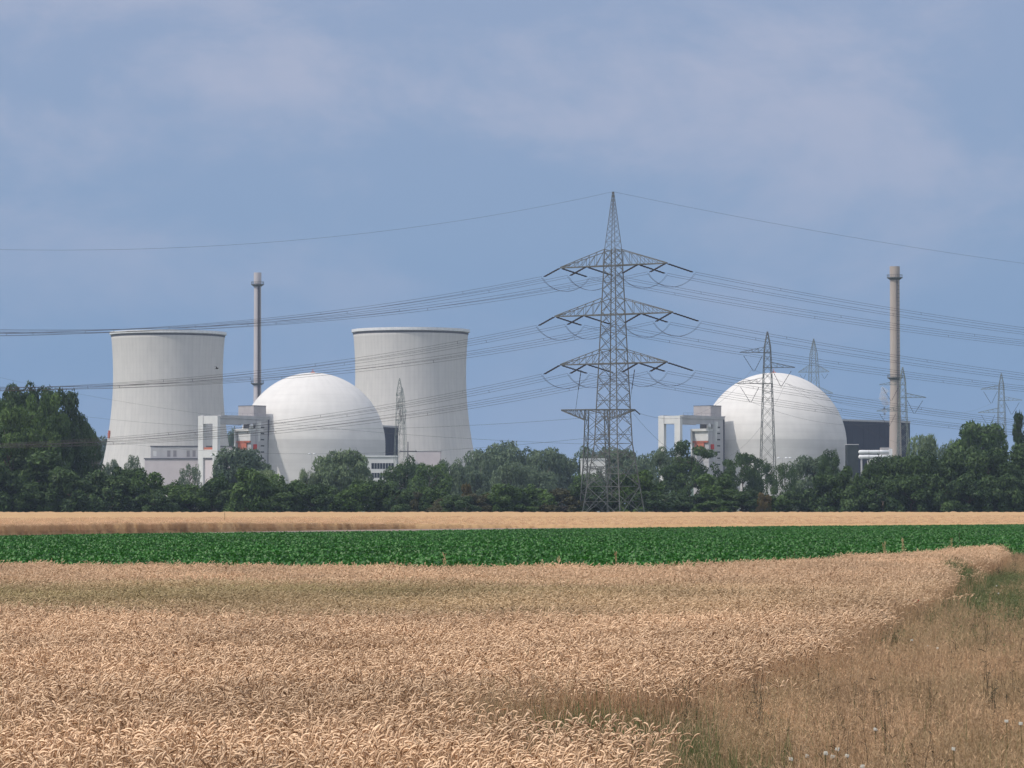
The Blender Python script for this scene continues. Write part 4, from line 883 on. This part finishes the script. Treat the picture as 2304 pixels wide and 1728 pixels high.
def weed_src(seed, K=26, foot=.4, hh=.42, lw=1.0):
    r = np.random.default_rng(seed); b = r.uniform(-foot/2, foot/2, (K, 2)); h = r.normal(hh, hh*.25, K); a = r.uniform(0, 6.28, K); st = np.linspace(0, 1, 4); ln = r.uniform(.02, .15, K)
    p = np.stack([b[:, 0, None]+np.cos(a)[:, None]*ln[:, None]*st**2, b[:, 1, None]+np.sin(a)[:, None]*ln[:, None]*st**2, h[:, None]*st], -1)
    tn = r.uniform(.1, .8, K); parts = [ribbons(p, np.tile([.003, .003, .002, .001], (K, 1)), tn, r)]; m = 9
    base = np.repeat(b, m, 0); f_ = r.uniform(.15, 1, K*m); bb = np.stack([base[:, 0]+np.repeat(np.cos(a)*ln, m)*f_**2, base[:, 1]+np.repeat(np.sin(a)*ln, m)*f_**2, np.repeat(h, m)*f_], 1)
    aa = r.uniform(0, 6.28, K*m); LL = r.uniform(.03, .09, K*m); dd = np.stack([np.cos(aa), np.sin(aa), r.uniform(-.1, .9, K*m)], 1)*LL[:, None]
    parts.append(ribbons(np.stack([bb, bb+dd*.5, bb+dd+np.array([0, 0, -.015])], 1), np.tile([.002, .008*lw, .001], (K*m, 1)), np.clip(np.repeat(tn, m)+r.normal(size=K*m)*.2, 0, 1), r))
    return merge(parts)
def beet_src(seed, foot=1.2):
    r = np.random.default_rng(seed); parts = []
    K = 11*11; pl = np.stack(np.meshgrid(np.linspace(-.5, .5, 4)[:3], np.linspace(-.5, .5, 4)[:3]), -1).reshape(-1, 2)*foot+foot/6+r.normal(size=(9, 2))*.05
    nl = 16; K = len(pl)*nl; c = np.repeat(pl, nl, 0); a = r.uniform(0, 6.28, K); L = r.uniform(.17, .29, K); up = r.uniform(.25, 1.25, K)
    t = np.array([0, .45, .62, .82, 1.0]); dr = np.cos(up)[:, None]*L[:, None]*t*(1.0); zz = np.sin(up)[:, None]*L[:, None]*t*1.15-.10*(t**3)*r.uniform(.3, 1.3, (K, 1))+.03
    p = np.stack([c[:, 0, None]+np.cos(a)[:, None]*dr, c[:, 1, None]+np.sin(a)[:, None]*dr, zz], -1)
    side = np.stack([-np.sin(a), np.cos(a), np.zeros(K)], 1)+r.normal(size=(K, 3))*.2; w = np.tile([.006, .018, .052, .044, .007], (K, 1))*r.uniform(.8, 1.25, (K, 1))
    v = np.stack([p-side[:, None]*w[..., None], p+np.array([0, 0, -.015]), p+side[:, None]*w[..., None]], 2); idx = np.arange(K*5*3).reshape(K, 5, 3)
    f = np.concatenate([np.stack([idx[:, :-1, j], idx[:, :-1, j+1], idx[:, 1:, j+1], idx[:, 1:, j]], -1).reshape(-1, 4) for j in (0, 1)])
    return v.reshape(-1, 3), f, np.repeat(np.clip(r.normal(.42, .16, K), 0, 1), 15)
def mk(name, mats, fn, seeds, **kw):
    o = []
    for s_ in seeds:
        v, f, t = fn(s_, **kw); o.append(src(name, np_mesh(name, v, f, M[mats], t)))
    return o
WS = mk('wheat_tuft', 'wheat', wheat_src, range(8))
GS = mk('grass_tuft', 'dry', grass_src, range(20, 26)); GG = mk('green_tuft', 'weed', grass_src, range(30, 33), hh=.50, K=34, pan=False, wid=.003); WD = mk('weed_tuft', 'weed', weed_src, range(40, 44))
M['darkweed'] = leaf_mat('withered_dark_weeds', (.020, .022, .014), (.085, .075, .045), trans=.1, rough=.8)
DK = mk('dark_tuft', 'darkweed', weed_src, range(60, 64), K=16, foot=.16, hh=.58, lw=.45)
BS = mk('beet_patch', 'beet', beet_src, range(50, 56))

def pip(x, y, poly):
    ins = np.zeros(len(x), bool); n_ = len(poly); j = n_-1
    for i in range(n_):
        xi, yi = poly[i]; xj, yj = poly[j]; c = ((yi > y) != (yj > y)) & (x < (xj-xi)*(y-yi)/((yj-yi)+1e-12)+xi); ins ^= c; j = i
    return ins
WP = [(-1100, 14), (1290, 14), (1330, 19.5), (1400, 23), (1450, 25), (1400, 26), (1250, 26.5), (1060, 27), (960, 28.3), (1100, 29.8), (1300, 30.8), (1510, 31.2), (1570, 33), (1673, 35.8), (1787, 38.8), (1869, 44.4), (1935, 48), (1985, 53.8),
      (2034, 59), (2062, 66), (2120, 75), (2135, 83), (2108, 96), (2172, 100), (2215, 100), (2238, 110), (2246, 120), (2238, 132), (2216, 136), (2117, 119), (1902, 108), (1704, 97.6), (1500, 91), (1300, 89), (960, 88), (0, 94), (-700, 98)]
WPG = [((x-1152)/F*dd, dd) for x, dd in WP]
def grid(x0, x1, y0, y1, st, jit=.5):
    xs, ys = np.meshgrid(np.arange(x0, x1, st), np.arange(y0, y1, st)); xs = xs.ravel()+rng.uniform(-jit, jit, xs.size)*st; ys = ys.ravel()+rng.uniform(-jit, jit, ys.size)*st; return xs, ys
def infield(x, y, marg=1.22): return abs(x) < y*.144*marg+2.5
x, y = grid(-26, 22, 14, 140, .285); k = infield(x, y); x, y = x[k], y[k]; wob = .35*noise2(x, y, 3, 9)
k = pip(x+wob*.6, y+wob, WPG)
sx = rng.normal(size=len(x))*.45; sy = rng.normal(size=len(x))*.7
k |= (rng.uniform(size=len(x)) < .08) & pip(x+sx, y+sy, WPG) & (y > 27)
x, y = x[k], y[k]; n_ = len(x)
hn = .915+.07*noise2(x, y, 9, 1)+.05*noise2(x, y, 2.5, 2)+rng.normal(size=n_)*.02
s3 = np.stack([np.ones(n_)*1.05, np.ones(n_)*1.05, hn], 1)
tilt = np.stack([.05*noise2(x, y, 6, 11)+rng.normal(size=n_)*.04, .08+.10*noise2(x, y, 5, 12)+rng.normal(size=n_)*.05], 1)
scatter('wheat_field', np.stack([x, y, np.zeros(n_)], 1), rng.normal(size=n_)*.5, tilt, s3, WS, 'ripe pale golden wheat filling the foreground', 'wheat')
print('wheat', n_)

# beet field
nearp = [(-1100, 100), (0, 96.5), (960, 90.5), (1300, 91.5), (1500, 93.5), (1704, 100.5), (1902, 111), (2117, 122), (2216, 139), (2262, 137), (2304, 131), (2500, 120), (2900, 110)]
farp = [(3200, 425), (2304, 380), (1700, 345), (1150, 306), (900, 285), (500, 268), (330, 262), (0, 243), (-700, 222)]
BPG = [((x_-1152)/F*dd, dd) for x_, dd in nearp+farp]
x, y = grid(-60, 85, 85, 420, 1.0, .12); k = infield(x, y, 1.12) & pip(x, y, BPG); x, y = x[k], y[k]; n_ = len(x)
s3 = np.stack([np.full(n_, 1.0), np.full(n_, 1.0), 1+.10*noise2(x, y, 6, 5)], 1)*1.02
scatter('beet_field', np.stack([x, y, np.zeros(n_)], 1), rng.integers(0, 4, n_)*math.pi/2+rng.normal(size=n_)*.06, rng.normal(size=(n_, 2))*.02, s3, BS, 'band of dark green beet plants behind the foreground wheat', 'beet crop')
print('beet', n_)

# verge: dry grass with green weeds
x, y = grid(-6, 30, 13, 150, .30); k = infield(x, y, 1.2) & (x > -.03*y-.5) & ~pip(x, y, WPG) & ~pip(x, y+.4, BPG) & (y < 141); x, y = x[k], y[k]
px = 1152+F*x/y
def blob(cx, cy, rx, ry): return np.exp(-(((px-cx)/rx)**2+((y-cy)/ry)**2))
gr = 1.6*blob(2250, 80, 210, 22)+2.6*blob(2146, 93, 55, 10)+1.6*blob(1330, 28.6, 210, 2.4)+.4*blob(1690, 26, 70, 4)+.7*blob(1960, 50, 120, 3)+.6*blob(2290, 22, 120, 4)+.3*blob(2060, 33, 60, 3)+.42*blob(1560, 25, 190, 5)
gr = gr+.28*noise2(x, y, 3.5, 21)+.12; w = rng.uniform(size=len(x)) < np.clip(gr, 0, .95); wd = w & (rng.uniform(size=len(x)) < .55) & (y > 42)
dk = ~w & (noise2(x, y, 1.6, 77)+.5*noise2(x, y, 6, 78) > .52) & (rng.uniform(size=len(x)) < .42)
for nm, kk, S_, lb, cat in (('dry_grass', ~w & ~dk, GS, 'tall dry tan grass on the verge at lower right', 'grass'), ('green_grass', w & ~wd, GG, 'green grass blades mixed into the verge', 'grass'), ('dark_weeds', dk, DK, 'dark upright withered weed clumps on the verge', 'weeds'), ('weeds', wd, WD, 'leafy green weeds on the verge', 'weeds')):
    xx, yy = x[kk], y[kk]; m_ = len(xx); hn = (1+.16*noise2(xx, yy, 2.2, 31)+rng.normal(size=m_)*.10)*np.where((1152+F*xx/yy > 2040) & (yy > 60), .8, 1.0)*np.where((yy > 26) & (yy < 33) & (1152+F*xx/yy < 1620), 1.22, 1.0)*(1+1.0*np.exp(-(((1152+F*xx/yy-2143)/42)**2+((yy-93)/11)**2))*(nm != 'dry_grass'))
    scatter(nm, np.stack([xx, yy, np.zeros(m_)], 1), rng.uniform(0, 6.28, m_), rng.normal(size=(m_, 2))*.08, np.stack([np.ones(m_), np.ones(m_), hn], 1), S_, lb, cat); print(nm, m_)

# far wheat field: a standing crop modelled as one rolling sheet with a cut edge, tufts along the edge
fm, n, l, b = mat_new('far_ripe_wheat'); b.inputs['Roughness'].default_value = .9; b.inputs['Specular IOR Level'].default_value = .1
t = N(n, 'ShaderNodeTexCoord'); mpn = N(n, 'ShaderNodeMapping'); mpn.inputs['Scale'].default_value = (.6, .05, .6); l.new(t.outputs['Object'], mpn.inputs[0])
a1 = N(n, 'ShaderNodeTexNoise'); a1.inputs['Scale'].default_value = 1; a1.inputs['Detail'].default_value = 8; a1.inputs['Roughness'].default_value = .65; l.new(mpn.outputs[0], a1.inputs['Vector'])
x4 = N(n, 'ShaderNodeMix', data_type='RGBA'); l.new(a1.outputs[0], x4.inputs[0]); x4.inputs[6].default_value = (.40, .245, .115, 1); x4.inputs[7].default_value = (.57, .375, .20, 1)
l.new(x4.outputs[2], b.inputs['Base Color'])
bn = N(n, 'ShaderNodeBump'); bn.inputs['Distance'].default_value = .25; l.new(a1.outputs[0], bn.inputs['Height']); l.new(bn.outputs[0], b.inputs['Normal'])
ne = lambda px_: np.interp(px_, [-1000, 0, 500, 900, 1150, 2304, 3300], [250, 266, 303, 338, 352, 392, 440])
hs = lambda px_: np.interp(px_, [-1000, 450, 900, 1150, 1300], [.85, .84, .55, .28, .25])
us = np.linspace(-800, 3100, 700); vs_ = np.concatenate([[0, .002], np.linspace(.01, 1, 60)**1.3])
U, V = np.meshgrid(us, vs_, indexing='ij'); D = ne(U)*(1-V)+682*V; X = (U-1152)/F*D
Hh = hs(U)+(.85-hs(U))*np.clip((D-ne(U))/140, 0, 1)**.8; Z = Hh+.035*noise2(X, D, 7, 3)+.03*noise2(X, D, 2.3, 8)+.02*rng.normal(size=X.shape)
Z[:, -1] += .12*rng.uniform(size=len(us)); Z[:, 0] = 0
v = np.stack([X, D, Z], -1).reshape(-1, 3); idx = np.arange(len(v)).reshape(X.shape); f = np.stack([idx[:-1, :-1], idx[1:, :-1], idx[1:, 1:], idx[:-1, 1:]], -1).reshape(-1, 4)
o = bpy.data.objects.new('far_wheat_field', np_mesh('far_wheat_field', v, f, fm)); COL.objects.link(o); tag(o, 'flat sandy gold wheat field between the beet band and the hedge', 'wheat', kind='stuff')
e_ = np.concatenate([rng.uniform(-300, 800, 600), 800+rng.exponential(110, 100)]); dd = ne(e_)+rng.exponential(.6, len(e_))-.1; x = (e_-1152)/F*dd; sc_ = hs(e_)/.85
scatter('wheat_edge', np.stack([x, dd, np.zeros(len(x))], 1), rng.uniform(0, 6.28, len(x)), rng.normal(size=(len(x), 2))*.08, np.stack([np.full(len(x), 1.3), np.full(len(x), 1.3), sc_*rng.uniform(.92, 1.06, len(x))], 1), WS, 'shaded stalk edge of the far wheat field at left', 'wheat')

e_ = rng.uniform(-200, 2500, 9000); q_ = rng.uniform(size=9000)**1.6; dd = ne(e_)+2+q_*110; zz = hs(e_)+(.85-hs(e_))*np.clip((dd-ne(e_))/140, 0, 1)**.8-.80
scatter('wheat_heads', np.stack([(e_-1152)/F*dd, dd, zz], 1), rng.uniform(0, 6.28, 9000), rng.normal(size=(9000, 2))*.08, np.stack([np.full(9000, 1.4), np.full(9000, 1.4), rng.uniform(.93, 1.08, 9000)], 1), WS, 'rough heads standing over the near part of the far wheat field', 'wheat')
# stray taller weed stalks over wheat and beet
M['straw'] = mat('straw_stalk', (.42, .31, .16), (.55, .42, .24), 5)
def stalk(px_, d_, h_, m_, label, group):
    r = random.Random(int(px_*7+d_)); q = MB(); p = [(r.uniform(-.02, .02)*i, 0, h_*i/5) for i in range(6)]
    root = empty('tall_weed', ((px_-1152)/F*d_, d_, 0)); tag(root, label, 'weed', group)
    q.tube(p, .006, 5).build('stem', M[m_], root); q = MB()
    for k in range(40):
        z = h_*r.uniform(.55, 1.03); a = r.uniform(0, 6.28); L_ = .09*r.uniform(.5, 1); q.bar((0, 0, z-.05), (math.cos(a)*L_*.6, math.sin(a)*L_*.6, z+.03), .006, .012)
    q.build('seed_head', M[m_], root)
for i, (a_, b_, c_, m_, lb) in enumerate([(506, 330, 1.7, 'weed', 'dark stray stalk poking from the far wheat above the left hedge'), (1990, 112, 1.15, 'straw', 'yellowish tall weed at the wheat edge against the beets, left one'), (2030, 113, 1.25, 'straw', 'tallest yellowish weed at the wheat edge against the beets'),
                                          (2140, 122, 1.15, 'straw', 'yellowish weed near the wheat corner against the beets'), (1000, 89, 1.1, 'straw', 'greenish-yellow weed tuft at the middle of the wheat edge'), (1257, 90, 1.0, 'straw', 'rusty weed at the wheat edge below the main pylon'),
                                          (1385, 91, 1.1, 'straw', 'pale weed at the wheat edge right of the main pylon'), (2158, 180, .9, 'leaf_brown', 'rusty dock stalk standing in the beets at right')]):
    stalk(a_, b_, c_, m_, lb, 'stray weeds above the crops')
M['petal_white'] = mat('white_petals', (.62, .61, .54)); M['petal_red'] = mat('red_petals', (.75, .05, .02))
def flower(px_, y_, z_, label):
    d_ = (CAMH-z_)*F/(y_-1135); root = empty('white_wildflower', ((px_-1152)/F*d_, d_, 0)); tag(root, label, 'wildflower', 'white wildflowers on the verge')
    MB().tube([(0, 0, 0), (.01, 0, z_*.5), (0, 0, z_)], .003, 5).build('stem', M['weed'], root)
    q = MB(); r = random.Random(px_)
    for k in range(22): a = r.uniform(0, 6.28); rr = .012*math.sqrt(r.random()); q.box((rr*math.cos(a)-.005, rr*math.sin(a)-.005, z_+.01*r.random()), (rr*math.cos(a)+.005, rr*math.sin(a)+.005, z_+.014+.012*r.random()))
    q.build('flower_head', M['petal_white'], root)
for x_, y_, z_, lb in [(1882, 1688, .62, 'white flower head at the bottom, upper one of the cluster of five'), (1855, 1697, .62, 'white flower head left of the upper one in the bottom cluster'), (1872, 1705, .62, 'white flower head lowest in the bottom cluster'), (1904, 1703, .62, 'white flower head at the right of the bottom cluster'),
                       (1813, 1703, .6, 'white flower head left of the bottom cluster'), (1777, 1710, .6, 'white flower head farthest left near the bottom edge'), (1938, 1727, .62, 'white flower cut by the bottom edge of the photo'), (2262, 1625, .62, 'white flower near the right edge, left of a pair'), (2294, 1630, .62, 'white flower near the right edge, right of a pair'),
                       (2143, 1687, .6, 'lone white flower between the bottom cluster and the right pair'), (1967, 1643, .6, 'small lone white flower above the bottom cluster'), (2050, 1442, .6, 'white flower on the green patch, leftmost of three'), (2086, 1455, .6, 'white flower on the green patch, middle one'), (2108, 1460, .6, 'white flower on the green patch, rightmost of three'),
                       (2012, 1378, .6, 'small white flower below the poppy'), (2241, 1319, .5, 'white flower in the green weeds, upper one'), (2245, 1336, .5, 'white flower in the green weeds, lower one')]:
    flower(x_, y_, z_, lb)
d_ = (CAMH-.72)*F/(1351-1135); root = empty('poppy', ((2052-1152)/F*d_, d_-.5, 0)); tag(root, 'single red poppy at the wheat edge', 'poppy')
MB().tube([(0, 0, 0), (.02, 0, .4), (0, 0, .72)], .003, 5).build('stem', M['weed'], root); q = MB()
for k in range(4):
    a = k*math.pi/2+.3; q.lathe([(.004, .70), (.03, .715), (.045, .75)], 10, (.016*math.cos(a), .016*math.sin(a)))
q.build('petals', M['petal_red'], root)

# ------------------------------------------------------------------ haze
hm = bpy.data.materials.new('haze_air'); hm.use_nodes = True; n, l = hm.node_tree.nodes, hm.node_tree.links; n.clear()
ho = N(n, 'ShaderNodeOutputMaterial'); hv = N(n, 'ShaderNodeVolumePrincipled'); hv.inputs['Density'].default_value = .00008; hv.inputs['Color'].default_value = (.62, .78, 1.0, 1); hv.inputs['Anisotropy'].default_value = 0
l.new(hv.outputs[0], ho.inputs['Volume'])
hz = MB().box((-9200, -2200, -1), (9200, 14200, 112)).build('haze', hm); tag(hz, kind='stuff')
